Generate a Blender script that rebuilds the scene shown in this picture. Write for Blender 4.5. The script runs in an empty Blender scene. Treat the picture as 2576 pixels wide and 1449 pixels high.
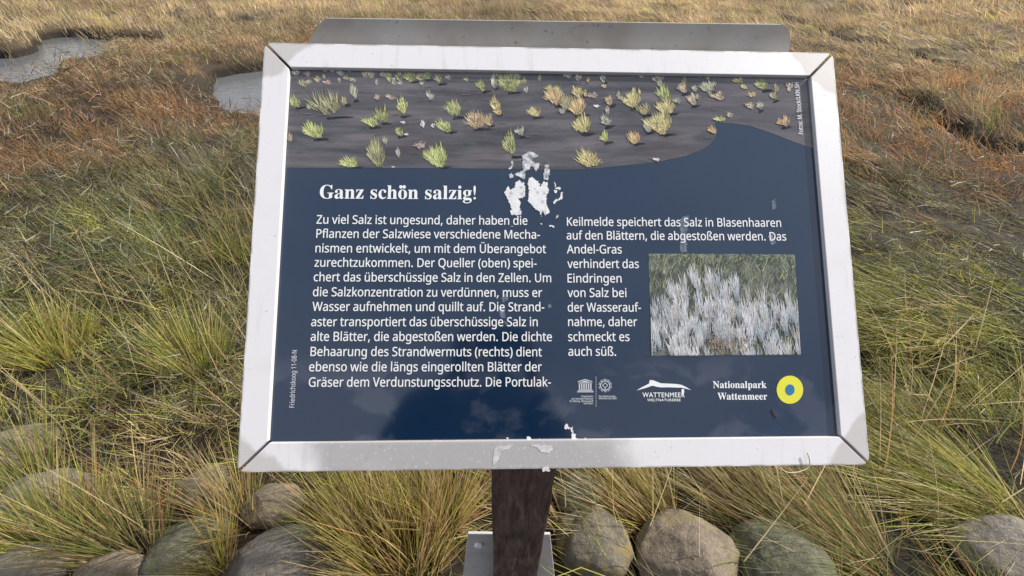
import bpy, bmesh, math, random
import numpy as np
from mathutils import Vector, Matrix

R = math.radians
random.seed(7)
rng = np.random.default_rng(11)
SC = bpy.context.scene
COL = SC.collection

# ------------------------------------------------------------------ camera
CAMP = np.array([-0.0882, -0.5260, 1.4497])
PITCH, YAW, ROLL = 0.70824, 0.04138, 0.02760
FPX = 1080.0                       # focal length measured on a 2576 px wide frame
_f = np.array([math.sin(YAW) * math.cos(PITCH), math.cos(YAW) * math.cos(PITCH), -math.sin(PITCH)])
_r0 = np.array([math.cos(YAW), -math.sin(YAW), 0.0])
_u0 = np.cross(_r0, _f)
_r = math.cos(ROLL) * _r0 + math.sin(ROLL) * _u0
_u = -math.sin(ROLL) * _r0 + math.cos(ROLL) * _u0
cam = bpy.data.cameras.new('camera')
cam.sensor_fit = 'HORIZONTAL'
cam.sensor_width = 36.0
cam.lens = 36.0 * FPX / 2576.0
cam.clip_start = 0.02
cam.clip_end = 2000.0
camo = bpy.data.objects.new('camera', cam)
COL.objects.link(camo)
camo.matrix_world = Matrix(((_r[0], _u[0], -_f[0], CAMP[0]), (_r[1], _u[1], -_f[1], CAMP[1]),
                            (_r[2], _u[2], -_f[2], CAMP[2]), (0, 0, 0, 1)))
SC.camera = camo

# ------------------------------------------------------------------ sky, sun, exposure
SUN = np.array([0.74, 0.24, 0.645]); SUN = SUN / np.linalg.norm(SUN)
elev = math.asin(SUN[2])
world = bpy.data.worlds.new('World')
SC.world = world
world.use_nodes = True
wn = world.node_tree.nodes
sky = wn.new('ShaderNodeTexSky')
sky.sky_type = 'NISHITA'
sky.sun_disc = False
sky.sun_elevation = elev
sky.sun_rotation = math.atan2(SUN[0], SUN[1])
sky.air_density = 1.0
sky.dust_density = 3.0
wn['Background'].inputs['Strength'].default_value = 0.10
# thin bright cloud veil over the blue
wl = world.node_tree.links
wtc = wn.new('ShaderNodeTexCoord')
wmp = wn.new('ShaderNodeMapping'); wmp.inputs['Scale'].default_value = (1.0, 1.0, 2.2)
wl.new(wtc.outputs['Generated'], wmp.inputs[0])
wno = wn.new('ShaderNodeTexNoise'); wno.inputs['Scale'].default_value = 1.6; wno.inputs['Detail'].default_value = 6
wl.new(wmp.outputs[0], wno.inputs['Vector'])
wmr = wn.new('ShaderNodeMapRange'); wmr.inputs[1].default_value = 0.30; wmr.inputs[2].default_value = 0.62
wmr.inputs[3].default_value = 0.35; wmr.inputs[4].default_value = 0.85
wl.new(wno.outputs['Fac'], wmr.inputs[0])
wmx = wn.new('ShaderNodeMix'); wmx.data_type = 'RGBA'
wmx.inputs[7].default_value = (7.6, 7.9, 8.6, 1)
wl.new(wmr.outputs[0], wmx.inputs[0]); wl.new(sky.outputs[0], wmx.inputs[6])
wl.new(wmx.outputs[2], wn['Background'].inputs['Color'])
sl = bpy.data.lights.new('sun', 'SUN')
sl.energy = 5.0
sl.angle = R(1.5)
sl.color = (1.0, 0.93, 0.83)
so = bpy.data.objects.new('sun', sl)
COL.objects.link(so)
so.rotation_euler = Vector(SUN).to_track_quat('Z', 'Y').to_euler()
so.location = (6, 1, 8)
SC.view_settings.view_transform = 'Standard'
SC.view_settings.look = 'None'
SC.view_settings.exposure = 0.22
SC.view_settings.gamma = 1.0
SC.cycles.max_bounces = 6
SC.cycles.diffuse_bounces = 3
SC.cycles.transmission_bounces = 4


# ------------------------------------------------------------------ survey: photo points onto real surfaces
def ray(px, py):
    d = _f + _r * (px - 1288.0) / FPX - _u * (py - 724.5) / FPX
    return d


TILT = 0.75332
SCEN = np.array([0.0, 0.0, 1.08])              # centre of the board face
BU = np.array([1.0, 0, 0])
BV = np.array([0, math.cos(TILT), math.sin(TILT)])
BN = np.array([0, -math.sin(TILT), math.cos(TILT)])
WB, HB, RB = 0.90, 0.6384, 0.0394              # outer width, height, rail width
PW = -0.0065                                    # panel face sits this far behind the rail faces


def on_panel(px, py, w=PW):
    d = ray(px, py)
    o = SCEN + BN * w
    s = ((o - CAMP) @ BN) / (d @ BN)
    q = CAMP + d * s - SCEN
    return float(q @ BU), float(q @ BV)


def on_z(px, py, z=0.0):
    d = ray(px, py)
    s = (z - CAMP[2]) / d[2]
    return CAMP + d * s


def on_y(px, py, y):
    d = ray(px, py)
    s = (y - CAMP[1]) / d[1]
    return CAMP + d * s


# ------------------------------------------------------------------ helpers
def link(o, parent=None):
    COL.objects.link(o)
    if parent is not None:
        o.parent = parent
    return o


def tag(o, label=None, cat=None, group=None, kind=None):
    if label: o['label'] = label
    if cat: o['category'] = cat
    if group: o['group'] = group
    if kind: o['kind'] = kind
    return o


def empty(name, loc):
    o = bpy.data.objects.new(name, None)
    o.location = loc
    o.empty_display_size = 0.1
    COL.objects.link(o)
    return o


def bm_obj(name, bm, mats, parent=None, smooth=False):
    me = bpy.data.meshes.new(name)
    bmesh.ops.recalc_face_normals(bm, faces=bm.faces[:])
    bm.to_mesh(me)
    bm.free()
    for m in (mats if isinstance(mats, (list, tuple)) else [mats]):
        me.materials.append(m)
    if smooth:
        me.polygons.foreach_set('use_smooth', [True] * len(me.polygons))
    return link(bpy.data.objects.new(name, me), parent)


def np_mesh(name, verts, quads, mat, colors=None, smooth=True, matidx=None):
    me = bpy.data.meshes.new(name)
    nv, nq = len(verts), len(quads)
    me.vertices.add(nv)
    me.vertices.foreach_set('co', np.ascontiguousarray(verts, np.float32).ravel())
    k = quads.shape[1]
    me.loops.add(nq * k)
    me.loops.foreach_set('vertex_index', np.ascontiguousarray(quads, np.int32).ravel())
    me.polygons.add(nq)
    me.polygons.foreach_set('loop_start', np.arange(0, nq * k, k, dtype=np.int32))
    me.polygons.foreach_set('loop_total', np.full(nq, k, np.int32))
    me.polygons.foreach_set('use_smooth', np.full(nq, smooth, bool))
    for m in (mat if isinstance(mat, (list, tuple)) else [mat]):
        me.materials.append(m)
    if matidx is not None:
        me.polygons.foreach_set('material_index', np.ascontiguousarray(matidx, np.int32))
    if colors is not None:
        a = me.color_attributes.new('Col', 'FLOAT_COLOR', 'POINT')
        c = np.ones((nv, 4), np.float32)
        c[:, :3] = colors
        a.data.foreach_set('color', c.ravel())
    me.update()
    me.validate()
    return me


# ---- vectorised value noise
_perm = rng.integers(0, 2 ** 31, 4096)


def _h(ix, iy, seed):
    n = (ix.astype(np.int64) * 374761393 + iy.astype(np.int64) * 668265263 + seed * 974711) & 0x7fffffff
    n = ((n ^ (n >> 13)) * 1274126177) & 0x7fffffff
    n = (n ^ (n >> 16)) & 4095
    return (_perm[n] & 0xffff) / 65535.0


def vn(x, y, seed=0):
    ix, iy = np.floor(x), np.floor(y)
    fx, fy = x - ix, y - iy
    fx = fx * fx * (3 - 2 * fx); fy = fy * fy * (3 - 2 * fy)
    a = _h(ix, iy, seed); b = _h(ix + 1, iy, seed); c = _h(ix, iy + 1, seed); d = _h(ix + 1, iy + 1, seed)
    return (a * (1 - fx) + b * fx) * (1 - fy) + (c * (1 - fx) + d * fx) * fy


def fbm(x, y, seed=0, o=3):
    x = np.asarray(x, float); y = np.asarray(y, float)
    s = 0; amp = 1; t = 0
    for i in range(o):
        s = s + amp * vn(x * 2 ** i + 17.3 * i, y * 2 ** i - 9.1 * i, seed + i)
        t += amp; amp *= 0.5
    return s / t


def sstep(a, b, x):
    t = np.clip((np.asarray(x, float) - a) / (b - a), 0, 1)
    return t * t * (3 - 2 * t)


# ------------------------------------------------------------------ materials
def mat_new(name):
    m = bpy.data.materials.new(name)
    m.use_nodes = True
    nt = m.node_tree
    return m, nt, nt.nodes['Principled BSDF']


def N(nt, t, **kw):
    n = nt.nodes.new(t)
    for k, v in kw.items():
        setattr(n, k, v)
    return n


def noise(nt, vec, scale, detail=4, rough=0.55, dist=0.0):
    n = N(nt, 'ShaderNodeTexNoise')
    n.inputs['Scale'].default_value = scale
    n.inputs['Detail'].default_value = detail
    n.inputs['Roughness'].default_value = rough
    n.inputs['Distortion'].default_value = dist
    if vec is not None:
        nt.links.new(vec, n.inputs['Vector'])
    return n.outputs['Fac']


def ramp(nt, fac, stops, interp='LINEAR'):
    r = N(nt, 'ShaderNodeValToRGB')
    r.color_ramp.interpolation = interp
    e = r.color_ramp.elements
    while len(e) < len(stops):
        e.new(0.5)
    for i, (p, c) in enumerate(stops):
        e[i].position = p
        e[i].color = (*c, 1) if len(c) == 3 else c
    nt.links.new(fac, r.inputs[0])
    return r.outputs[0]


def mixc(nt, fac, a, b, mode='MIX'):
    n = N(nt, 'ShaderNodeMix', data_type='RGBA', blend_type=mode)
    for sock, v in ((n.inputs[0], fac), (n.inputs[6], a), (n.inputs[7], b)):
        if isinstance(v, (int, float)):
            sock.default_value = v
        elif isinstance(v, tuple):
            sock.default_value = (*v, 1)
        else:
            nt.links.new(v, sock)
    return n.outputs[2]


def mth(nt, op, a, b=None, c=None):
    n = N(nt, 'ShaderNodeMath', operation=op)
    for i, v in enumerate((a, b, c)):
        if v is None: continue
        if isinstance(v, (int, float)): n.inputs[i].default_value = v
        else: nt.links.new(v, n.inputs[i])
    return n.outputs[0]


def mapr(nt, v, a, b, lo=0.0, hi=1.0, smooth=True):
    n = N(nt, 'ShaderNodeMapRange')
    n.interpolation_type = 'SMOOTHSTEP' if smooth else 'LINEAR'
    n.inputs[1].default_value = a; n.inputs[2].default_value = b
    n.inputs[3].default_value = lo; n.inputs[4].default_value = hi
    nt.links.new(v, n.inputs[0])
    return n.outputs[0]


def objco(nt):
    t = N(nt, 'ShaderNodeTexCoord')
    return t.outputs['Object']


def scaled(nt, vec, s):
    m = N(nt, 'ShaderNodeMapping')
    m.inputs['Scale'].default_value = s
    nt.links.new(vec, m.inputs[0])
    return m.outputs[0]


def sepxyz(nt, vec):
    s = N(nt, 'ShaderNodeSeparateXYZ')
    nt.links.new(vec, s.inputs[0])
    return s.outputs


def bump(nt, bsdf, h, strength=0.3, dist=0.01):
    b = N(nt, 'ShaderNodeBump')
    b.inputs['Strength'].default_value = strength
    b.inputs['Distance'].default_value = dist
    nt.links.new(h, b.inputs['Height'])
    nt.links.new(b.outputs[0], bsdf.inputs['Normal'])


def make_grass_mat(name, transl=0.48):
    m = bpy.data.materials.new(name)
    m.use_nodes = True
    nt = m.node_tree
    nt.nodes.remove(nt.nodes['Principled BSDF'])
    out = nt.nodes['Material Output']
    at = N(nt, 'ShaderNodeAttribute', attribute_name='Col')
    d = N(nt, 'ShaderNodeBsdfDiffuse')
    t = N(nt, 'ShaderNodeBsdfTranslucent')
    mx = N(nt, 'ShaderNodeMixShader'); mx.inputs[0].default_value = transl
    nt.links.new(at.outputs['Color'], d.inputs['Color'])
    nt.links.new(at.outputs['Color'], t.inputs['Color'])
    nt.links.new(d.outputs[0], mx.inputs[1]); nt.links.new(t.outputs[0], mx.inputs[2])
    g = N(nt, 'ShaderNodeBsdfGlossy'); g.inputs['Roughness'].default_value = 0.45
    mx2 = N(nt, 'ShaderNodeMixShader'); mx2.inputs[0].default_value = 0.05
    nt.links.new(mx.outputs[0], mx2.inputs[1]); nt.links.new(g.outputs[0], mx2.inputs[2])
    nt.links.new(mx2.outputs[0], out.inputs['Surface'])
    return m


M_GRASS = make_grass_mat('grass blades')

# --- ground: dark peaty soil with litter
M_SOIL, nt, b = mat_new('marsh soil')
v = N(nt, 'ShaderNodeNewGeometry').outputs['Position']
n1 = noise(nt, v, 1.3, 5); n2 = noise(nt, v, 30, 6, 0.7)
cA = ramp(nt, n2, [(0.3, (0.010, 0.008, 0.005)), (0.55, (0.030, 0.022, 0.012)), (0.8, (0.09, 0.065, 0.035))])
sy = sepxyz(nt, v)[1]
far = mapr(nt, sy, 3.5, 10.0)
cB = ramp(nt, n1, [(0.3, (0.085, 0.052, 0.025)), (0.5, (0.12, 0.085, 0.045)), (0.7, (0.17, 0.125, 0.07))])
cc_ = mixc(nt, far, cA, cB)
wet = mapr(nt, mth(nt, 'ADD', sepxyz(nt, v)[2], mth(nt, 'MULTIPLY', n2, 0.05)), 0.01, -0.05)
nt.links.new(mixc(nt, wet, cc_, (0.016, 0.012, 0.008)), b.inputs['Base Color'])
b.inputs['Roughness'].default_value = 0.95
bump(nt, b, n2, 0.6, 0.02)

# --- water
M_WATER, nt, b = mat_new('pool water')
b.inputs['Base Color'].default_value = (0.12, 0.127, 0.135, 1)
b.inputs['Roughness'].default_value = 0.08
b.inputs['IOR'].default_value = 1.33
v = N(nt, 'ShaderNodeNewGeometry').outputs['Position']
bump(nt, b, noise(nt, scaled(nt, v, (1.0, 2.2, 1.0)), 7, 4), 0.35, 0.02)


# --- boulders
def boulder_mat(name, base, dark, lichen, lichen_amt):
    m, nt, b = mat_new(name)
    v = objco(nt)
    n1 = noise(nt, v, 7, 6, 0.62); n2 = noise(nt, v, 60, 5, 0.7); n3 = noise(nt, v, 10, 4, 0.6, 0.8)
    c = ramp(nt, n1, [(0.30, dark), (0.52, base), (0.72, tuple(min(1, x * 1.35) for x in base))])
    c = mixc(nt, mapr(nt, n2, 0.40, 0.68, 0.0, 0.45), c, tuple(x * 0.45 for x in dark))
    c = mixc(nt, mapr(nt, noise(nt, v, 150, 3, 0.7), 0.56, 0.66, 0.0, 0.55), c, tuple(min(1, x * 1.9) for x in base))
    c = mixc(nt, mapr(nt, n3, 0.62 - lichen_amt * 0.3, 0.72 - lichen_amt * 0.3), c, lichen)
    nt.links.new(c, b.inputs['Base Color'])
    b.inputs['Roughness'].default_value = 0.85
    cr_ = noise(nt, v, 5, 3, 0.5, 1.5)
    crack = mapr(nt, mth(nt, 'ABSOLUTE', mth(nt, 'SUBTRACT', cr_, 0.5)), 0.0, 0.012, 0.0, 1.0)
    bump(nt, b, mth(nt, 'ADD', mth(nt, 'ADD', n1, mth(nt, 'MULTIPLY', n2, 0.6)), mth(nt, 'MULTIPLY', crack, 0.07)), 0.75, 0.015)
    return m


M_ST_GREY = boulder_mat('grey basalt boulder', (0.20, 0.18, 0.155), (0.115, 0.10, 0.085), (0.19, 0.175, 0.10), 0.15)
M_ST_BROWN = boulder_mat('brown boulder', (0.215, 0.175, 0.13), (0.115, 0.09, 0.065), (0.20, 0.17, 0.09), 0.3)
M_ST_LICH = boulder_mat('lichened boulder', (0.15, 0.135, 0.10), (0.06, 0.055, 0.035), (0.20, 0.155, 0.065), 0.36)
M_ST_GREEN = boulder_mat('algae green boulder', (0.13, 0.13, 0.085), (0.05, 0.05, 0.035), (0.115, 0.12, 0.06), 0.42)

# --- weathered white aluminium rails (local coords = board plane metres)
M_RAIL, nt, b = mat_new('weathered white aluminium')
v = objco(nt)
x, y, z = sepxyz(nt, v)
n1 = noise(nt, v, 22, 4); n2 = noise(nt, v, 160, 4, 0.7); n3 = noise(nt, scaled(nt, v, (8, 14, 8)), 1.0, 3)
ax = mth(nt, 'ABSOLUTE', x); ay = mth(nt, 'ABSOLUTE', y)
nbig = noise(nt, v, 9, 3, 0.5)
wob = mth(nt, 'ADD', mth(nt, 'MULTIPLY', mth(nt, 'SUBTRACT', n1, 0.5), 0.035), mth(nt, 'MULTIPLY', mth(nt, 'SUBTRACT', nbig, 0.5), 0.14))
# worn corner pieces: distance from the four corners
cd = mth(nt, 'ADD', mth(nt, 'ADD', mth(nt, 'SUBTRACT', 0.45, ax), mth(nt, 'SUBTRACT', 0.319, ay)), wob)
corner = mapr(nt, cd, 0.075, 0.060)
# greyer tone on the lower rail, centre-left
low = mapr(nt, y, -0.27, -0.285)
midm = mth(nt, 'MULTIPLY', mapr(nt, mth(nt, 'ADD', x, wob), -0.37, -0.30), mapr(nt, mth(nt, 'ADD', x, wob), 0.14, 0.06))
low_grey = mth(nt, 'MULTIPLY', low, midm)
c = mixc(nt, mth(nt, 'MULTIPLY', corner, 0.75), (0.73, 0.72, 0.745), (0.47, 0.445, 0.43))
c = mixc(nt, mth(nt, 'MULTIPLY', low_grey, mapr(nt, n2, 0.30, 0.42, 0.35, 1.0)), c, (0.40, 0.395, 0.395))
c = mixc(nt, mapr(nt, n3, 0.52, 0.75, 0.0, 0.30), c, (0.62, 0.59, 0.57))
spk = mth(nt, 'MULTIPLY', mapr(nt, n2, 0.62, 0.70), mapr(nt, n1, 0.50, 0.60))
# grime along the edges and drip streaks down the side rails
n4 = noise(nt, scaled(nt, v, (60, 6, 60)), 1.0, 4, 0.6)
c = mixc(nt, mth(nt, 'MULTIPLY', mapr(nt, n4, 0.55, 0.75), 0.28), c, (0.40, 0.37, 0.33))
ex = mth(nt, 'SUBTRACT', 0.45, ax); ey = mth(nt, 'SUBTRACT', 0.3192, ay)
ed = mth(nt, 'MINIMUM', ex, ey)
edge = mth(nt, 'MULTIPLY', mapr(nt, ed, 0.0035, 0.0008), mapr(nt, n1, 0.40, 0.58))
c = mixc(nt, mth(nt, 'MULTIPLY', edge, 0.7), c, (0.22, 0.20, 0.18))
c = mixc(nt, mth(nt, 'MULTIPLY', spk, 0.6), c, (0.25, 0.21, 0.19))
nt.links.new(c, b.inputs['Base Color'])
b.inputs['Roughness'].default_value = 0.42
bump(nt, b, n2, 0.06, 0.002)

# --- navy printed panel
M_NAVY, nt, b = mat_new('navy print under gloss laminate')
v = objco(nt)
x, y, z = sepxyz(nt, v)
n1 = noise(nt, scaled(nt, v, (1, 1.4, 1)), 10, 4, 0.55, 0.3)
n2 = noise(nt, v, 3, 3)
top = mapr(nt, y, -0.30, 0.20)
c = mixc(nt, top, (0.0055, 0.020, 0.052), (0.010, 0.030, 0.068))
sm = mth(nt, 'MULTIPLY', mapr(nt, n1, 0.53, 0.62), mapr(nt, y, -0.14, -0.20))
c = mixc(nt, mth(nt, 'MULTIPLY', sm, 0.55), c, (0.055, 0.068, 0.105))
nt.links.new(c, b.inputs['Base Color'])
b.inputs['Roughness'].default_value = 0.09
b.inputs['IOR'].default_value = 1.68
bump(nt, b, n1, 0.008, 0.01)


def print_mat(name, col, rough=0.12):
    m, nt, b = mat_new(name)
    v = objco(nt)
    n = noise(nt, v, 90, 3)
    c = mixc(nt, mapr(nt, n, 0.3, 0.8, 0, 0.12), col, tuple(q * 0.7 for q in col))
    nt.links.new(c, b.inputs['Base Color'])
    b.inputs['Roughness'].default_value = rough
    return m


M_WHITE = print_mat('white print', (0.80, 0.82, 0.84))
M_OFFW = print_mat('dull white print', (0.55, 0.58, 0.62))
M_YELL = print_mat('yellow print', (0.72, 0.70, 0.055))
M_BLUE = print_mat('blue print', (0.03, 0.17, 0.36))

# peeled laminate: bare white backing, rough
M_PEEL, nt, b = mat_new('bare white backing where the print has flaked off')
v = objco(nt)
c = ramp(nt, noise(nt, v, 110, 5, 0.7), [(0.32, (0.30, 0.30, 0.32)), (0.43, (0.66, 0.66, 0.69)), (0.7, (0.80, 0.80, 0.83))])
nt.links.new(c, b.inputs['Base Color']); b.inputs['Roughness'].default_value = 0.8
M_PEELG, nt, b = mat_new('grey flaking laminate')
v = objco(nt)
c = ramp(nt, noise(nt, v, 140, 5, 0.7), [(0.35, (0.10, 0.13, 0.18)), (0.5, (0.45, 0.46, 0.50)), (0.65, (0.72, 0.72, 0.74))])
nt.links.new(c, b.inputs['Base Color']); b.inputs['Roughness'].default_value = 0.6
M_FILM, nt, b = mat_new('milky scuffed laminate')
v = objco(nt)
c = ramp(nt, noise(nt, scaled(nt, v, (1, 0.4, 1)), 120, 4, 0.7), [(0.35, (0.05, 0.075, 0.12)), (0.55, (0.15, 0.18, 0.23)), (0.72, (0.30, 0.33, 0.38))])
nt.links.new(c, b.inputs['Base Color']); b.inputs['Roughness'].default_value = 0.3

# printed mud flat (photo printed on the panel)
M_MUD, nt, b = mat_new('printed mud flat photo')
v = objco(nt)
x, y, z = sepxyz(nt, v)
n1 = noise(nt, scaled(nt, v, (3.5, 30, 1)), 1.6, 6, 0.62, 0.3)
n2 = noise(nt, scaled(nt, v, (40, 110, 1)), 1.5, 4, 0.7)
c = ramp(nt, n1, [(0.34, (0.044, 0.046, 0.058)), (0.5, (0.088, 0.086, 0.100)), (0.66, (0.155, 0.142, 0.152))])
c = mixc(nt, mapr(nt, n2, 0.45, 0.8, 0, 0.30), c, (0.15, 0.14, 0.145))
n5 = noise(nt, scaled(nt, v, (6, 16, 1)), 1.3, 4, 0.6, 0.8)
c = mixc(nt, mapr(nt, n5, 0.50, 0.70, 0, 0.45), c, (0.085, 0.062, 0.060))
c = mixc(nt, mapr(nt, n5, 0.46, 0.32, 0, 0.45), c, (0.030, 0.042, 0.050))
c = mixc(nt, mapr(nt, x, 0.12, 0.42, 0, 0.35), c, (0.15, 0.14, 0.155))
nt.links.new(c, b.inputs['Base Color']); b.inputs['Roughness'].default_value = 0.14
# printed leaves: colour per stroke
M_PLEAF, nt, b = mat_new('printed plant strokes')
at = N(nt, 'ShaderNodeAttribute', attribute_name='Col')
nt.links.new(at.outputs['Color'], b.inputs['Base Color']); b.inputs['Roughness'].default_value = 0.15
# inset photo background
M_INSET, nt, b = mat_new('printed wormwood photo')
v = objco(nt)
n1 = noise(nt, scaled(nt, v, (2, 1, 1)), 45, 5, 0.7)
c = ramp(nt, n1, [(0.35, (0.035, 0.045, 0.035)), (0.5, (0.10, 0.11, 0.09)), (0.65, (0.22, 0.23, 0.22))])
nt.links.new(c, b.inputs['Base Color']); b.inputs['Roughness'].default_value = 0.15

# galvanised steel
M_STEEL, nt, b = mat_new('dull galvanised steel')
v = objco(nt)
n1 = noise(nt, v, 9, 5); n2 = noise(nt, v, 60, 4, 0.7)
c = ramp(nt, n1, [(0.3, (0.29, 0.265, 0.235)), (0.5, (0.38, 0.36, 0.33)), (0.7, (0.43, 0.42, 0.40))])
c = mixc(nt, mth(nt, 'MULTIPLY', mapr(nt, n2, 0.60, 0.70), 0.75), c, (0.10, 0.08, 0.065))
nt.links.new(c, b.inputs['Base Color'])
b.inputs['Roughness'].default_value = 0.55
M_FOOT, nt, b = mat_new('light galvanised steel')
v = objco(nt)
n1 = noise(nt, v, 12, 5); n2 = noise(nt, v, 90, 4, 0.7)
c = ramp(nt, n1, [(0.3, (0.46, 0.45, 0.45)), (0.5, (0.55, 0.545, 0.55)), (0.7, (0.62, 0.62, 0.63))])
nt.links.new(mixc(nt, mth(nt, 'MULTIPLY', mapr(nt, n2, 0.60, 0.72), 0.5), c, (0.25, 0.20, 0.16)), b.inputs['Base Color'])
b.inputs['Roughness'].default_value = 0.5
M_BOLT, nt, b = mat_new('bright zinc bolt')
nt.links.new(ramp(nt, noise(nt, objco(nt), 200, 3), [(0.3, (0.86, 0.86, 0.86)), (0.7, (0.93, 0.93, 0.94))]), b.inputs['Base Color'])
b.inputs['Roughness'].default_value = 0.35
M_BACK, nt, b = mat_new('black backing board')
nt.links.new(ramp(nt, noise(nt, objco(nt), 30, 3), [(0.3, (0.006, 0.006, 0.007)), (0.7, (0.014, 0.013, 0.014))]), b.inputs['Base Color'])
b.inputs['Roughness'].default_value = 0.8

# dark stained wood
M_WOOD, nt, b = mat_new('dark weathered timber')
v = objco(nt)
g = noise(nt, scaled(nt, v, (70, 70, 9)), 1.0, 8, 0.72, 1.2)
n2 = noise(nt, v, 14, 4)
kn = N(nt, 'ShaderNodeVectorMath', operation='DISTANCE')
kmap = scaled(nt, v, (1, 0, 0.8)); nt.links.new(kmap, kn.inputs[0]); kn.inputs[1].default_value = (0.044, 0, 0.40)
rings = mth(nt, 'SINE', mth(nt, 'MULTIPLY', mth(nt, 'ADD', kn.outputs['Value'], mth(nt, 'MULTIPLY', n2, 0.02)), 520))
near_k = mapr(nt, kn.outputs['Value'], 0.055, 0.02)
gf = mth(nt, 'ADD', g, mth(nt, 'MULTIPLY', mth(nt, 'MULTIPLY', rings, near_k), 0.10))
c = ramp(nt, gf, [(0.32, (0.016, 0.009, 0.007)), (0.46, (0.085, 0.052, 0.042)), (0.58, (0.135, 0.090, 0.076)), (0.72, (0.26, 0.19, 0.165))])
c = mixc(nt, mapr(nt, n2, 0.55, 0.75, 0, 0.5), c, (0.028, 0.030, 0.014))
nt.links.new(c, b.inputs['Base Color'])
b.inputs['Roughness'].default_value = 0.75
bump(nt, b, gf, 0.5, 0.004)


def plain(name, col, rough=0.7, sc=25):
    m, nt, b = mat_new(name)
    n = noise(nt, objco(nt), sc, 4)
    nt.links.new(ramp(nt, n, [(0.3, tuple(q * 0.75 for q in col)), (0.7, tuple(min(1, q * 1.2) for q in col))]), b.inputs['Base Color'])
    b.inputs['Roughness'].default_value = rough
    return m


# ------------------------------------------------------------------ terrain
def poly_sd(x, y, poly):
    """signed distance to a polygon, negative inside (vectorised)."""
    P = np.asarray(poly, float)
    d2 = np.full(x.shape, 1e9)
    ins = np.zeros(x.shape, bool)
    for i in range(len(P)):
        a, c = P[i], P[(i + 1) % len(P)]
        e = c - a
        t = np.clip(((x - a[0]) * e[0] + (y - a[1]) * e[1]) / (e @ e), 0, 1)
        d2 = np.minimum(d2, (x - a[0] - t * e[0]) ** 2 + (y - a[1] - t * e[1]) ** 2)
        cond = (a[1] > y) != (c[1] > y)
        with np.errstate(divide='ignore', invalid='ignore'):
            xi = (c[0] - a[0]) * (y - a[1]) / (c[1] - a[1]) + a[0]
        ins ^= cond & (x < xi)
    d = np.sqrt(d2)
    return np.where(ins, -d, d)


def line_d(x, y, pts):
    P = np.asarray(pts, float)
    d2 = np.full(x.shape, 1e9)
    for i in range(len(P) - 1):
        a, e = P[i], P[i + 1] - P[i]
        t = np.clip(((x - a[0]) * e[0] + (y - a[1]) * e[1]) / (e @ e), 0, 1)
        d2 = np.minimum(d2, (x - a[0] - t * e[0]) ** 2 + (y - a[1] - t * e[1]) ** 2)
    return np.sqrt(d2)


WZ = -0.13
POOL_A = [on_z(px, py, WZ)[:2] for px, py in
          ((-160, 150), (-60, 148), (40, 146), (95, 136), (112, 104), (150, 100), (250, 106), (350, 101), (420, 98),
           (415, 106), (300, 119), (252, 128), (246, 156), (190, 166), (160, 176), (150, 203), (60, 212), (-60, 220), (-160, 225))]
POOL_B = [on_z(px, py, WZ)[:2] for px, py in
          ((528, 214), (545, 196), (600, 185), (700, 178), (850, 176), (960, 200), (940, 250), (800, 285), (670, 290), (585, 280), (550, 255))]
FURROWS = [[on_z(px, py, -0.05)[:2] for px, py in ((1960, 45), (2070, 82), (2237, 128), (2330, 150), (2417, 183), (2500, 196), (2620, 222))],
           [on_z(px, py, -0.05)[:2] for px, py in ((2120, 205), (2250, 240), (2330, 290), (2422, 365), (2500, 380), (2620, 400))],
           [on_z(px, py, -0.05)[:2] for px, py in ((2140, 930), (2330, 975), (2450, 985), (2600, 1010))],
           [on_z(px, py, -0.05)[:2] for px, py in ((150, 84), (220, 88), (300, 94), (390, 97))]]
STONES = []      # filled below, used to keep grass off the stones


def height(x, y):
    x = np.asarray(x, float); y = np.asarray(y, float)
    h = (fbm(x * 0.9, y * 0.9, 3, 3) - 0.5) * 0.22 + (fbm(x * 2.7, y * 2.7, 9, 2) - 0.5) * 0.13
    h *= sstep(-0.4, 1.2, y) * 0.8 + 0.2
    h += (fbm(x * 0.12, y * 0.12, 21, 2) - 0.5) * 0.5 * sstep(6, 25, np.hypot(x, y))
    h -= 0.05 * sstep(0.45, 0.15, y)
    wob = (fbm(x * 2.2, y * 2.2, 40, 3) - 0.5) * 0.25
    dc = np.hypot(x - CAMP[0], y - CAMP[1]) + 1e-6
    for P in (POOL_A, POOL_B):
        # the near banks slope gently down to the water
        s2 = poly_sd(x + (x - CAMP[0]) / dc * 0.8, y + (y - CAMP[1]) / dc * 0.8, P)
        k2 = sstep(0.45, -0.10, s2)
        h = h * (1 - k2) + np.maximum(h - 0.09, WZ + 0.035) * k2
        sd = poly_sd(x, y, P) + wob
        k = sstep(0.10, -0.12, sd)
        h = h * (1 - k) + (WZ - 0.22) * k
    for F in FURROWS:
        d = line_d(x, y, F) + wob * 0.6
        h -= (0.22 if F is not FURROWS[2] else 0.10) * sstep(0.24, 0.02, d)
    return h


def axis(lo, hi, step, far, g=1.12):
    a = list(np.arange(lo, hi + 1e-6, step))
    s = step; p = hi
    while p < far[1]:
        s *= g; p += s; a.append(p)
    s = step; p = lo; pre = []
    while p > far[0]:
        s *= g; p -= s; pre.append(p)
    return np.array(pre[::-1] + a)


gx = axis(-7.0, 5.0, 0.05, (-500, 500))
gy = axis(-1.2, 7.5, 0.05, (-60, 700))
GX, GY = np.meshgrid(gx, gy)
GZ = height(GX, GY)
nx, ny = len(gx), len(gy)
idx = np.arange(nx * ny).reshape(ny, nx)
quads = np.stack([idx[:-1, :-1], idx[:-1, 1:], idx[1:, 1:], idx[1:, :-1]], -1).reshape(-1, 4)
me = np_mesh('ground', np.stack([GX, GY, GZ], -1).reshape(-1, 3), quads, M_SOIL)
tag(link(bpy.data.objects.new('ground', me)), kind='structure')


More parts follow.
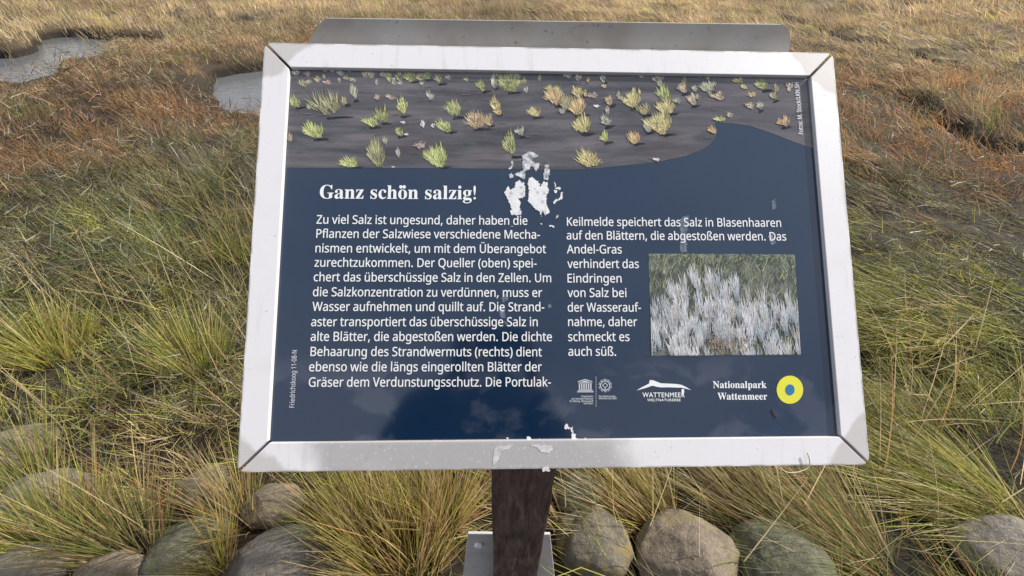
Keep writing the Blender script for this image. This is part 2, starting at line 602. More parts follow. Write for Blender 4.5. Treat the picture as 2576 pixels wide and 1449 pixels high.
def water(name, poly):
    P = np.array(poly); c = P.mean(0)
    bm = bmesh.new()
    vs = []
    for p in P:
        d = p - c
        q = p + d / np.linalg.norm(d) * 0.35
        vs.append(bm.verts.new((q[0], q[1], WZ)))
    bm.faces.new(vs)
    bmesh.ops.triangulate(bm, faces=bm.faces[:])
    o = bm_obj(name, bm, M_WATER)
    tag(o, kind='structure')
    return o


water('pool_water', POOL_A)
water('pool_water', POOL_B)


# ------------------------------------------------------------------ boulders
def boulder(px, py, wpx, aspect, hfac, seed, mat, label, rot=0.0, z=0.03):
    c = on_z(px, py, z)
    d = ray(px, py)
    depth = (c - CAMP) @ _f
    rx = wpx * depth / FPX / 2
    ry = rx * aspect
    rz = rx * hfac
    bm = bmesh.new()
    bmesh.ops.create_icosphere(bm, subdivisions=5, radius=1.0)
    r = np.random.default_rng(seed)
    off = r.uniform(0, 50, 3)
    dirs = r.normal(size=(7, 3)); dirs[:, 2] = np.abs(dirs[:, 2]) * 0.8
    dirs /= np.linalg.norm(dirs, axis=1)[:, None]
    cut = r.uniform(0.76, 0.95, 7)
    co = np.array([v.co[:] for v in bm.verts])
    # flatten against a few facet planes, softly, then roughen
    for k in range(7):
        p = co @ dirs[k]
        over = np.clip(p - cut[k], 0, None)
        co -= dirs[k] * (over * 0.80)[:, None]
    n = (fbm(co[:, 0] * 1.6 + off[0] + co[:, 2], co[:, 1] * 1.6 + off[1] - co[:, 2], seed, 3) - 0.5) * 0.22
    n += (fbm(co[:, 0] * 9 + off[2] + co[:, 2] * 7, co[:, 1] * 9 + off[1] - co[:, 2] * 6, seed + 5, 4) - 0.5) * 0.075
    co *= (1 + n)[:, None]
    co *= np.array([rx, ry, rz])
    cr, sr = math.cos(rot), math.sin(rot)
    for v, p in zip(bm.verts, co):
        v.co = (p[0] * cr - p[1] * sr, p[0] * sr + p[1] * cr, p[2])
    o = bm_obj('boulder', bm, mat, smooth=True)
    o.location = (c[0], c[1], z - rz * (0.60 if px < 685 else 0.46))
    tag(o, label, 'boulder', 'boulders of the stone revetment at the foot of the board')
    STONES.append((c[0], c[1], rx * 0.93, ry * 0.93))
    return o


boulder(690, 1425, 278, 0.85, 0.62, 1, M_ST_GREY, 'large smooth grey boulder at the bottom edge, left of the tall straw grass', 0.1)
boulder(30, 1105, 190, 0.7, 0.55, 2, M_ST_BROWN, 'brown-grey boulder half hidden in grass at the far left, highest of the left boulders', 0.2)
boulder(85, 1245, 230, 0.75, 0.55, 3, M_ST_GREY, 'grey boulder veiled by drooping green blades at the left edge, below the brown-grey one', -0.2)
boulder(25, 1440, 210, 0.8, 0.6, 4, M_ST_GREY, 'grey boulder cut off by the bottom left corner', 0.3)
boulder(255, 1460, 210, 0.8, 0.6, 5, M_ST_BROWN, 'low brown boulder at the bottom edge, left of the large smooth grey one', 0.0)
boulder(455, 1370, 210, 0.85, 0.55, 6, M_ST_GREEN, 'mossy grey-green boulder overgrown with fine grass, up and left of the large smooth grey boulder', 0.4)
boulder(680, 1262, 150, 0.8, 0.5, 7, M_ST_BROWN, 'small brown boulder just under the left corner of the white frame', 0.1)
boulder(1497, 1350, 192, 1.0, 0.72, 8, M_ST_LICH, 'angular boulder with yellow lichen close to the right of the wooden post', -0.3)
boulder(1455, 1228, 130, 0.8, 0.6, 9, M_ST_GREEN, 'dark green boulder under the frame behind the lichened one', 0.2)
boulder(1740, 1392, 272, 0.88, 0.60, 10, M_ST_BROWN, 'broad brown boulder with a rusty stain, right of the lichened boulder', 0.15)
boulder(1990, 1402, 256, 0.88, 0.58, 12, M_ST_GREEN, 'olive boulder crossed by long grass stems, under the right part of the frame', -0.2)
boulder(2545, 1372, 230, 0.8, 0.6, 13, M_ST_GREY, 'grey boulder under blown grass at the bottom right corner', 0.2)
boulder(500, 1215, 130, 0.8, 0.5, 14, M_ST_BROWN, 'small dark boulder deep in the grass left of the white frame corner', 0.5, 0.0)


def on_stone(x, y, grow=1.0):
    k = np.zeros(np.shape(x), bool)
    for sx, sy_, rx, ry in STONES:
        k |= ((x - sx) / (rx * grow)) ** 2 + ((y - sy_) / (ry * grow)) ** 2 < 1
    return k


# ------------------------------------------------------------------ grass
PAL = dict(green=(0.175, 0.215, 0.052), ygreen=(0.37, 0.35, 0.075), straw=(0.450, 0.350, 0.175), rust=(0.335, 0.183, 0.082), olive=(0.185, 0.175, 0.080),
           tan=(0.400, 0.300, 0.170), mauve=(0.250, 0.170, 0.120), dark=(0.080, 0.055, 0.030), bgreen=(0.160, 0.195, 0.110), grey=(0.235, 0.230, 0.160))
PK = list(PAL)
PV = np.array([PAL[k] for k in PK])


def blades(base, az, lean, bend, L, Wd, col, seg, facing=None, twist=None):
    """ribbon blades: bend grows along the blade; returns verts, quads, colours"""
    n = len(L)
    V = np.zeros((n, seg + 1, 2, 3), np.float32)
    p = base.astype(float).copy()
    tw = np.zeros(n) if twist is None else twist
    fz = rng.uniform(0, math.pi * 2, n) if facing is None else facing
    for i in range(seg + 1):
        t = i / seg
        th = lean + bend * t
        ca, sa = np.cos(az + tw * t), np.sin(az + tw * t)
        T = np.stack([ca * np.sin(th), sa * np.sin(th), np.cos(th)], -1)
        # side vector: perpendicular to the blade, turned about it
        s0 = np.stack([-sa, ca, np.zeros(n)], -1)
        s1 = np.cross(T, s0)
        S = s0 * np.cos(fz)[:, None] + s1 * np.sin(fz)[:, None]
        w = Wd * (1 - 0.86 * t ** 1.4) * 0.5
        V[:, i, 0] = p - S * w[:, None]
        V[:, i, 1] = p + S * w[:, None]
        p = p + T * (L / seg)[:, None]
    idx = np.arange(n * (seg + 1) * 2).reshape(n, seg + 1, 2)
    Q = np.stack([idx[:, :-1, 0], idx[:, :-1, 1], idx[:, 1:, 1], idx[:, 1:, 0]], -1).reshape(-1, 4)
    C = np.repeat(col[:, None, :], (seg + 1) * 2, 1)
    return V.reshape(-1, 3), Q, C.reshape(-1, 3)


def wind(x, y):
    """blowing direction (azimuth) and lean of the sward"""
    right = sstep(-0.3, 0.7, x)
    near = sstep(0.75, 0.35, y)
    mat = sstep(0.7, 1.2, x) * sstep(0.35, 0.65, y) * sstep(2.6, 1.6, y)
    dx = -1.0 + 0.30 * near * right
    dy = 0.10 + 0.70 * near * right
    az = np.arctan2(dy, dx)
    lean = 0.16 + 0.69 * right + 0.30 * near * right + 0.16 * sstep(1.0, 2.5, y)
    lean = lean + (fbm(x * 1.3, y * 1.3, 60, 2) - 0.5) * 0.8
    az = az + (fbm(x * 0.8, y * 0.8, 70, 2) - 0.5) * (1.2 - 0.8 * mat)
    lean = lean + (vn(x * 4.5, y * 4.5, 80) - 0.5) * 0.55
    az = az + (vn(x * 3.6, y * 3.6, 85) - 0.5) * 1.3 * (1 - 0.7 * mat)
    lean = lean * (1 - mat) + 1.34 * mat
    return az, np.clip(lean, 0.02, 1.42)


def palette_weights(x, y):
    n1 = fbm(x * 0.75, y * 0.95, 100, 3); n2 = fbm(x * 0.55 + 9, y * 0.8, 120, 3); n3 = fbm(x * 2.0, y * 2.4, 140, 2)
    D = np.hypot(x + 0.09, y + 0.53)
    left = sstep(0.6, -0.8, x)
    jD = D + (n3 - 0.5) * 1.2
    near = sstep(2.05, 1.75, jD); lush = sstep(3.35, 3.0, jD) * (1 - near * 0.55); mid = sstep(2.9, 3.3, jD) * sstep(4.6, 4.1, jD)
    rust = sstep(4.0, 4.5, jD) * sstep(9.5, 6.0, jD); far = sstep(6.5, 10, jD)
    c1 = sstep(0.42, 0.58, n1); c2 = sstep(0.44, 0.56, n2); c3 = sstep(0.4, 0.62, n3)
    W = np.zeros((len(x), len(PK)))
    def a(k, w): W[:, PK.index(k)] += w
    a('green', lush * (0.35 + 0.7 * c1) + near * 0.35 * c1 + mid * 0.20 * c1 + rust * 0.14 * (1 - c2))
    a('bgreen', lush * 0.55 * (1 - c2) + near * 0.35 * left + mid * 0.35)
    a('grey', near * 0.55 * left + lush * 0.20 + mid * 0.35)
    a('ygreen', lush * (0.35 + 0.95 * c2) + near * 0.42 + mid * 0.10 + far * 0.12)
    a('straw', lush * (0.22 + 0.25 * c3) + near * 0.65 + mid * 0.18 + rust * 0.10 + far * 0.14)
    a('olive', lush * 0.30 + near * 0.35 + mid * 0.8 + rust * (0.15 + 0.5 * (1 - c1)) + far * (0.20 + 0.4 * (1 - c1)))
    a('grey', rust * 0.35 * (1 - c1) * c3 + far * 0.2 * c3)
    a('rust', near * 0.22 * c3 + lush * 0.06 * c3 + mid * 0.20 * c3 + rust * (1.0 + 1.5 * c2) + far * 0.20 * c2)
    a('tan', rust * (0.15 + 0.5 * c1 * (1 - c2)) + far * (1.9 + 0.5 * c1))
    a('mauve', mid * 0.15 + rust * (0.25 + 0.8 * (1 - left) * (1 - c2)) + far * 0.35 * (1 - c2))
    a('dark', lush * 0.22 + near * 0.40 + mid * 0.32 + rust * 0.28 + far * 0.10)
    return W / W.sum(1, keepdims=True)


def pick(W):
    c = np.cumsum(W, 1)
    u = rng.random((len(W), 1))
    return np.minimum((u > c).sum(1), len(PK) - 1)


def scatter(rmin, rmax, dens, half=1.20):
    """points in a sector in front of the camera, uniform per square metre"""
    area = half * (rmax ** 2 - rmin ** 2)
    n = int(area * dens)
    r = np.sqrt(rng.uniform(rmin ** 2, rmax ** 2, n))
    a = rng.uniform(-half, half, n) + YAW
    x = CAMP[0] + r * np.sin(a); y = CAMP[1] + r * np.cos(a)
    return x, y


TONE = 1.26


def sward(name, rings, label_kind, seg):
    VV, QQ, CC = [], [], []
    base_i = 0
    total = 0
    for (r0, r1, dens, bl, rad, L0, L1, w0, w1) in rings:
        x, y = scatter(r0, r1, dens, 1.5 if r1 < 4.6 else 1.2)
        h = height(x, y)
        keep = (h > WZ + 0.02) | ((h > WZ - 0.17) & (fbm(x * 3.0, y * 3.0, 230, 2) > 0.70))
        fur = np.min([line_d(x, y, F) for F in FURROWS], 0)
        keep &= (fur > 0.10) | (rng.random(len(x)) < 0.50) | (np.hypot(x, y) < 3.2)
        # patchiness
        pt = fbm(x * 2.6, y * 2.6, 200, 2)
        keep &= rng.random(len(x)) < 0.35 + 0.35 * sstep(4, 8, y) + 0.9 * sstep(0.3, 0.6, pt)
        nl = sstep(0.2, -0.3, x) * sstep(1.5, 0.9, y)          # broken, gappy growth at the near left
        gp = fbm(x * 4.5, y * 5.5, 210, 2)
        keep &= rng.random(len(x)) < 1 - 0.38 * nl * (1 - sstep(0.34, 0.48, gp))
        # revetment: only between the stones and thinner
        st = y < 0.34
        keep &= ~on_stone(x, y, 0.95)
        keep &= ~(st & (rng.random(len(x)) > np.where(x < -0.5, 0.62, 0.45)))
        keep &= ~((np.hypot((x - STONES[0][0]) / 0.24, (y - STONES[0][1] + 0.02) / 0.26) < 1))
        keep &= ~((np.abs(x - 0.01) < 0.19) & (y < 0.02) & (y > -0.5))
        keep &= ~((np.hypot(x + 0.15, y + 0.85) < 0.45)) & ~((y < -0.30) & (np.abs(x) < 0.75))
        x, y = x[keep], y[keep]
        nc = len(x)
        hue = pick(palette_weights(x, y))
        hgt = 0.65 + 0.7 * fbm(x * 1.1, y * 1.1, 220, 2)
        # low sward on the near banks of the pools
        dxy = np.hypot(x - CAMP[0], y - CAMP[1])
        for Pp in (POOL_A, POOL_B):
            sd = np.minimum(poly_sd(x + (x - CAMP[0]) / dxy * 1.0, y + (y - CAMP[1]) / dxy * 1.0, Pp), poly_sd(x + (x - CAMP[0]) / dxy * 0.5, y + (y - CAMP[1]) / dxy * 0.5, Pp))
            hgt *= 0.42 + 0.58 * sstep(0.0, 0.25, sd)
        nb = rng.poisson(bl, nc).clip(3)
        ci = np.repeat(np.arange(nc), nb)
        n = len(ci)
        rr = rad * np.sqrt(rng.random(n)); aa = rng.uniform(0, 2 * math.pi, n)
        bx = x[ci] + rr * np.cos(aa); by = y[ci] + rr * np.sin(aa)
        bz = height(bx, by) - 0.012
        az, lean = wind(x, y)
        az, lean = az[ci], lean[ci]
        # each blade: wind lean plus splay out of its clump
        splay = rr / rad * 0.45
        nlb = sstep(0.2, -0.3, bx) * sstep(1.5, 0.9, by)
        jit = 0.20 + 0.08 * sstep(0.3, -0.5, bx) + 0.25 * nlb
        vx = np.cos(az) * np.sin(lean) + np.cos(aa) * splay + rng.normal(0, 1, n) * jit
        vy = np.sin(az) * np.sin(lean) + np.sin(aa) * splay + rng.normal(0, 1, n) * jit
        baz = np.arctan2(vy, vx); bl_ = np.arctan2(np.hypot(vx, vy), np.cos(lean).clip(0.15))
        L = rng.uniform(L0, L1, n) * hgt[ci] * (1 - 0.45 * nlb) * (1 - 0.25 * sstep(0.2, -0.4, bx))
        wd = rng.uniform(w0, w1, n)
        h2 = hue[ci].copy()
        sw = rng.random(n) < 0.22
        h2[sw] = pick(palette_weights(bx[sw], by[sw]))
        pb = (0.62 + 0.80 * fbm(bx * 1.1 + 5, by * 1.5, 400, 3)) * (0.72 + 0.56 * vn(bx * 5.0, by * 6.0, 420))
        fb = sstep(3.0, 7.0, by)
        pb = pb * (1 - fb + fb * (0.55 + 0.9 * fbm(bx * 0.28, by * 0.95, 440, 3)))
        col = PV[h2] * (rng.uniform(0.70, 1.35, n) * pb * TONE)[:, None]
        col *= 1 + rng.normal(0, 0.05, (n, 3))
        bend = rng.uniform(-0.25, 1.25, n) * (0.6 + 0.4 * np.sin(lean))
        bl_ = bl_ * np.clip(0.62 + 0.32 * bl_, 0.5, 1.0)
        cap = np.clip(1.50 - bl_, 0.02, None); bend = np.minimum(bend, cap)
        V, Q, C = blades(np.stack([bx, by, bz], -1), baz, bl_, bend, L, wd, col.clip(0.01, 0.9), seg, twist=rng.normal(0, 0.75, n))
        VV.append(V); QQ.append(Q + base_i); CC.append(C)
        base_i += len(V)
        total += n
    print(name, 'blades', total)
    me = np_mesh(name, np.concatenate(VV), np.concatenate(QQ), M_GRASS, np.concatenate(CC))
    o = link(bpy.data.objects.new(name, me))
    tag(o, label_kind, 'grass', kind='stuff')
    return o


#        r0   r1   clumps/m2 blades rad   L0    L1    w0     w1
sward('meadow_grass', [(0.42, 1.6, 215, 30, 0.05, 0.12, 0.38, 0.0018, 0.0036),
                       (1.6, 2.6, 135, 28, 0.06, 0.13, 0.38, 0.0020, 0.0040)],
      'long wind-blown green and straw grass around the board', 4)
sward('marsh_grass', [(2.6, 4.5, 95, 26, 0.08, 0.09, 0.28, 0.0024, 0.0048),
                      (4.5, 8.0, 48, 24, 0.11, 0.09, 0.26, 0.0034, 0.0068)],
      'rusty brown and olive marsh grass beyond the board', 3)
sward('distant_marsh_grass', [(8.0, 14.0, 32, 22, 0.16, 0.10, 0.27, 0.0060, 0.011),
                              (14.0, 27.0, 9, 20, 0.26, 0.18, 0.38, 0.012, 0.022)],
      'pale tan marsh grass fading into the distance', 2)


# --- short matted litter hiding the soil
def litter():
    VV, QQ, CC, k = [], [], [], 0
    for r0, r1, dens, l0, l1, w0, w1, zt_ in ((0.45, 2.6, 4200, 0.03, 0.11, 0.002, 0.0045, 0.03), (0.6, 2.8, 2600, 0.04, 0.12, 0.0018, 0.004, 0.17), (2.6, 5.0, 1500, 0.05, 0.14, 0.0025, 0.006, 0.16), (5.0, 9.0, 420, 0.06, 0.18, 0.004, 0.010, 0.15)):
        x, y = scatter(r0, r1, dens, 1.5 if r1 < 4.0 else 1.2)
        keep = (height(x, y) > WZ + 0.02) & ~on_stone(x, y, 0.9)
        keep &= (y > 0.34) | ((rng.random(len(x)) < 0.35) & (zt_ < 0.1))
        keep &= ~((np.hypot(x + 0.15, y + 0.85) < 0.3))
        keep &= rng.random(len(x)) < 0.25 + 0.9 * sstep(0.35, 0.6, fbm(x * 2.2, y * 2.2, 250, 2))
        x, y = x[keep], y[keep]
        n = len(x)
        z = height(x, y) + rng.random(n) ** 0.7 * zt_
        col = PV[pick(palette_weights(x, y))] * rng.uniform(0.40, 1.25, n)[:, None]
        az = rng.uniform(0, 2 * math.pi, n)
        V, Q, C = blades(np.stack([x, y, z], -1), az, rng.uniform(0.5, 1.9, n), rng.uniform(-0.9, 0.9, n), rng.uniform(l0, l1, n), rng.uniform(w0, w1, n), col, 2)
        VV.append(V); QQ.append(Q + k); CC.append(C); k += len(V)
    me = np_mesh('grass_litter', np.concatenate(VV), np.concatenate(QQ), M_GRASS, np.concatenate(CC))
    tag(link(bpy.data.objects.new('grass_litter', me)), 'short broken dead grass matted over the soil and caught in the sward', 'grass litter', kind='stuff')


litter()


# --- sparse tall dry stalks
def stalks():
    x, y = scatter(0.50, 2.5, 90)
    keep = (height(x, y) > WZ + 0.02) & ~on_stone(x, y, 0.8) & ~((np.abs(x - 0.01) < 0.30) & (y < 0.02)) & ~((np.hypot(x + 0.15, y + 0.85) < 0.4))
    x, y = x[keep], y[keep]; n = len(x)
    az, lean = wind(x, y)
    az = az + rng.normal(0, 1.1, n)
    lean = np.clip(lean * 0.35 + rng.normal(0, 0.20, n), -0.4, 1.0)
    L = rng.uniform(0.28, 0.58, n)
    col = np.array([0.66, 0.54, 0.33]) * rng.uniform(0.7, 1.25, n)[:, None]
    col[rng.random(n) < 0.2] *= np.array([0.8, 0.55, 0.42])
    V, Q, C = blades(np.stack([x, y, height(x, y) - 0.01], -1), az, lean, rng.uniform(-0.1, 0.35, n), L, rng.uniform(0.0024, 0.0042, n), col, 4)
    me = np_mesh('dry_stalks', V, Q, M_GRASS, C)
    tag(link(bpy.data.objects.new('dry_stalks', me)), 'thin pale dry grass stalks standing out of the grass', 'grass stalks', kind='stuff')


stalks()


# --- single tufts one can point at
def tuft(px, py, n, rad, L0, L1, az0, lean0, splay, mixw, label, wd=(0.0022, 0.0042), azn=0.3):
    c = on_z(px, py, -0.03)
    rr = rad * np.sqrt(rng.random(n)); aa = rng.uniform(0, 2 * math.pi, n)
    bx = rr * np.cos(aa); by = rr * np.sin(aa) * 0.8
    keep = ~on_stone(c[0] + bx, c[1] + by, 0.85)
    bx, by, rr, aa = bx[keep], by[keep], rr[keep], aa[keep]
    n = len(bx)
    bz = height(c[0] + bx, c[1] + by) - 0.01
    a = az0 + rng.normal(0, azn, n)
    vx = np.cos(a) * math.sin(lean0) + np.cos(aa) * splay * rr / rad + rng.normal(0, 0.12, n)
    vy = np.sin(a) * math.sin(lean0) + np.sin(aa) * splay * rr / rad + rng.normal(0, 0.12, n)
    baz = np.arctan2(vy, vx); ln = np.arctan2(np.hypot(vx, vy), math.cos(lean0)) * (0.8 if lean0 < 0.7 else 0.97)
    ks = list(mixw); w = np.array([mixw[k] for k in ks]); w = w / w.sum()
    col = PV[[PK.index(ks[i]) for i in rng.choice(len(ks), n, p=w)]] * rng.uniform(0.75, 1.4, n)[:, None] * TONE
    V, Q, C = blades(np.stack([bx, by, bz], -1), baz, ln, rng.uniform(0.0, 0.40 if lean0 > 0.7 else 0.28, n), rng.uniform(L0, L1, n), rng.uniform(wd[0], wd[1], n), col, 5)
    me = np_mesh('grass_tuft', V, Q, M_GRASS, C)
    o = link(bpy.data.objects.new('grass_tuft', me))
    o.location = (c[0], c[1], 0)
    tag(o, label, 'grass tuft', 'grass tufts growing between the boulders')
    return o


PI = math.pi
STRAW = dict(straw=5, ygreen=3, tan=2, rust=1.0, olive=1.5, dark=0.6)
GREEN = dict(green=4, ygreen=4, straw=2, olive=1, dark=0.5)
tuft(1010, 1410, 850, 0.13, 0.20, 0.42, 1.9, 0.12, 0.34, STRAW, 'tall straw-coloured tuft directly left of the wooden post')
tuft(910, 1330, 520, 0.10, 0.18, 0.38, 1.9, 0.12, 0.36, dict(ygreen=4, straw=4, green=2, dark=0.5, olive=1), 'yellow-green tuft under the lower rail, between the small brown boulder and the straw tuft')
tuft(1120, 1300, 420, 0.07, 0.20, 0.40, 2.0, 0.12, 0.5, STRAW, 'narrow dry tuft under the frame, against the left side of the post')
tuft(1655, 1300, 620, 0.085, 0.22, 0.42, 2.5, 0.92, 0.4, STRAW, 'dry tuft combed up and left, in the gap behind the lichened and broad brown boulders')
tuft(1930, 1310, 620, 0.10, 0.22, 0.42, 2.55, 1.02, 0.4, dict(straw=4, olive=3, mauve=1, ygreen=1, dark=1), 'brownish tuft combed up and left, below the right end of the lower rail')
tuft(150, 905, 460, 0.13, 0.12, 0.26, 1.6, 0.25, 0.7, dict(ygreen=5, green=3, straw=2, olive=1), 'bright yellow-green tuft at the left, level with the lower half of the board', wd=(0.003, 0.006), azn=1.2)
tuft(505, 925, 460, 0.12, 0.12, 0.28, 1.8, 0.15, 0.6, dict(ygreen=4, green=4, straw=2, olive=1), 'upright yellow-green tuft close to the left rail', wd=(0.003, 0.006))
tuft(330, 1370, 320, 0.10, 0.16, 0.36, 1.8, 0.15, 0.7, dict(olive=4, straw=3, green=2, rust=1), 'olive tuft hanging between the low brown and the mossy boulders at bottom left')
tuft(110, 1380, 420, 0.07, 0.16, 0.36, 1.6, 0.12, 0.6, GREEN, 'green tuft between the two grey boulders in the bottom left corner')
tuft(545, 1420, 300, 0.05, 0.14, 0.30, 1.6, 0.12, 0.5, dict(straw=3, rust=2, ygreen=3, olive=2), 'rust and straw tuft leaning on the left side of the large smooth grey boulder')
tuft(60, 1200, 240, 0.10, 0.14, 0.32, 1.9, 0.25, 0.7, dict(green=4, bgreen=3, ygreen=3, straw=3), 'green tuft drooping over the brown-grey boulder at the far left')
tuft(190, 1330, 260, 0.09, 0.14, 0.34, 1.7, 0.2, 0.7, dict(straw=4, ygreen=3, green=2, rust=1), 'straw and green tuft rising right of the veiled grey boulder at the left edge')
tuft(470, 1440, 240, 0.08, 0.12, 0.30, 1.6, 0.2, 0.8, dict(grey=4, olive=3, straw=2, green=2), 'grey-green fine tuft in front of the mossy boulder at bottom left')
tuft(600, 1300, 240, 0.09, 0.14, 0.32, 1.8, 0.2, 0.7, dict(straw=4, rust=2, olive=3, green=1), 'rusty straw tuft below the left corner of the white frame')
tuft(1440, 1330, 90, 0.05, 0.18, 0.36, 2.3, 0.25, 0.7, dict(straw=5, tan=2), 'few pale stems right of the post, in front of the lichened boulder')
tuft(2170, 1400, 700, 0.12, 0.22, 0.44, 2.5, 1.12, 0.4, dict(green=3, straw=4, olive=3, rust=1.5, dark=1), 'mixed green and brown tuft blown flat, right of the olive boulder')
tuft(2480, 1262, 900, 0.17, 0.28, 0.50, 2.75, 1.30, 0.35, dict(ygreen=4, green=4, straw=3, olive=2), 'thick green tuft blown flat above the boulder in the bottom right corner')

# ------------------------------------------------------------------ the information board
root = empty('information_board', (0.01, -0.17, -0.03))
tag(root, 'white-framed navy information board about salt plants on a dark wooden post', 'information board')
ROOTP = np.array(root.location)


def board_part(o):
    """mesh made in board coordinates (u, v, w)"""
    o.parent = root
    o.location = SCEN - ROOTP
    o.rotation_euler = (TILT, 0, 0)
    return o


def prism(bm, pts, w0, w1):
    a = [bm.verts.new((p[0], p[1], w1)) for p in pts]
    c = [bm.verts.new((p[0], p[1], w0)) for p in pts]
    bm.faces.new(a); bm.faces.new(c[::-1])
    for i in range(len(pts)):
        j = (i + 1) % len(pts)
        bm.faces.new((a[i], c[i], c[j], a[j]))


hw, hh = WB / 2, HB / 2
GAP = 0.0019


def rail(kind):
    rr = 0.012 if kind in ('top',) else 0.012
    # built for a rail along +u at the top, then turned
    if kind in ('top', 'bottom'): a, c = hw, hh
    else: a, c = hh, hw
    g = GAP * 1.414 / 1.0
    def end(s):
        k = rr * (1 - math.cos(PI / 4))
        pts = [(s * (a - RB - g * 0), c - RB)]
        pts = [(s * (a - RB - g), c - RB), (s * (a - k - g), c - k)]
        for q in range(1, 5):
            th = PI / 4 + PI / 4 * q / 4
            pts.append((s * (a - rr + rr * math.cos(th)), c - rr + rr * math.sin(th)))
        return pts
    L_ = end(-1); Rr = end(1)
    pts = L_ + Rr[::-1]
    # small outward crown keeps the rail from looking machined
    rot = {'top': 0, 'left': PI / 2, 'bottom': PI, 'right': -PI / 2}[kind]
    cr, sr = math.cos(rot), math.sin(rot)
    pts = [(p[0] * cr - p[1] * sr, p[0] * sr + p[1] * cr) for p in pts]
    bm = bmesh.new()
    prism(bm, pts, -0.030, 0.0)
    bmesh.ops.recalc_face_normals(bm, faces=bm.faces[:])
    bmesh.ops.bevel(bm, geom=bm.edges[:], offset=0.0014, segments=2, profile=0.6, affect='EDGES', clamp_overlap=True)
    o = bm_obj('frame_rail', bm, M_RAIL)
    board_part(o)
    return o


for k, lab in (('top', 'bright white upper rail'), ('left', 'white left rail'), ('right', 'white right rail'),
               ('bottom', 'white lower rail, grey along its middle')):
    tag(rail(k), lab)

bm = bmesh.new()
e = 0.0008
prism(bm, [(-hw + RB + e, -hh + RB + e), (hw - RB - e, -hh + RB + e), (hw - RB - e, hh - RB - e), (-hw + RB + e, hh - RB - e)], -0.022, PW)
panel = board_part(bm_obj('panel', bm, M_NAVY))
bm = bmesh.new()
prism(bm, [(-hw + 0.004, -hh + 0.004), (hw - 0.004, -hh + 0.004), (hw - 0.004, hh - 0.004), (-hw + 0.004, hh - 0.004)], -0.038, -0.0302)
board_part(bm_obj('back_board', bm, M_BACK))


def on_board_mesh(name, bm, mats):
    """flat print on the panel: a child of the panel, same local coordinates"""
    o = bm_obj(name, bm, mats, panel)
    return o


def flat_poly(bm, pts, w, mi=0):
    vs = [bm.verts.new((p[0], p[1], w)) for p in pts]
    try:
        f = bm.faces.new(vs)
    except ValueError:
        return
    f.normal_update()
    if f.normal.z < 0: f.normal_flip()
    f.material_index = mi
    return f


# ---- lettering
def load_font(fn):
    for base in (bpy.utils.resource_path('LOCAL'), bpy.utils.resource_path('SYSTEM')):
        try:
            return bpy.data.fonts.load(base + '/datafiles/fonts/' + fn)
        except Exception:
            pass
    return None


SANS = load_font('NotoSansHebrew-Regular.woff2')
print('SANS', SANS)
_fontcap = {}


def text_mesh(s, font, offset=0.0, space=1.0):
    c = bpy.data.curves.new('t', 'FONT')
    c.body = s
    if font: c.font = font
    c.offset = offset
    c.space_character = space
    c.resolution_u = 4
    o = bpy.data.objects.new('t', c)
    COL.objects.link(o)
    dg = bpy.context.evaluated_depsgraph_get()
    me = bpy.data.meshes.new_from_object(o.evaluated_get(dg))
    bpy.data.objects.remove(o)
    bpy.data.curves.remove(c)
    return me


def put_text(bm, s, font, p0, p1, cap, w, offset=0.0, capch='H', weight=0.0, space=1.0):
    """set s on the baseline p0->p1 (board coords), stretched to that length, capitals `cap` high"""
    me = text_mesh(s, font, offset, space)
    n = len(me.vertices)
    co = np.zeros(n * 3, np.float32); me.vertices.foreach_get('co', co); co = co.reshape(-1, 3)
    key = (font.name if font else None, offset, capch)
    if key not in _fontcap:
        m2 = text_mesh(capch, font, offset)
        c2 = np.array([v.co[:] for v in m2.vertices]); _fontcap[key] = c2[:, 1].max()
    sy_ = cap / _fontcap[key]
    d = np.array(p1) - np.array(p0); L = np.linalg.norm(d); d = d / L; nrm = np.array([-d[1], d[0]])
    x0, x1 = co[:, 0].min(), co[:, 0].max()
    sx = L / (x1 - x0)
    P = np.array(p0) + np.outer((co[:, 0] - x0) * sx, d) + np.outer(co[:, 1] * sy_, nrm)
    for k, (ox, oy) in enumerate([(0, 0)] if not weight else [(-weight, 0), (weight, 0), (0, weight * 0.6), (0, -weight * 0.6)]):
        vs = [bm.verts.new((q[0] + d[0] * ox + nrm[0] * oy, q[1] + d[1] * ox + nrm[1] * oy, w + k * 0.00003)) for q in P]
        for f in me.polygons:
            try:
                ff = bm.faces.new([vs[i] for i in f.vertices])
                ff.normal_update()
                if ff.normal.z < 0: ff.normal_flip()
            except ValueError:
                pass
    bpy.data.meshes.remove(me)


WT = PW + 0.0006
PX = 0.0005990         # metres per photo pixel near the panel centre


def serif(s, base=0x1D400):
    o = ''
    for ch in s:
        if 'A' <= ch <= 'Z': o += chr(base + ord(ch) - 65)
        elif 'a' <= ch <= 'z': o += chr(base + 26 + ord(ch) - 97)
        else: o += ch
    return o


def P(px, py): return on_panel(px, py, PW)


def text_obj(name, lines, font, cap, weight, mat=None):
    bm = bmesh.new()
    for s, x0, y0, x1, y1 in lines:
        put_text(bm, s, font, P(x0, y0), P(x1, y1), cap, WT, weight=weight)
    return on_board_mesh(name, bm, mat or M_WHITE)


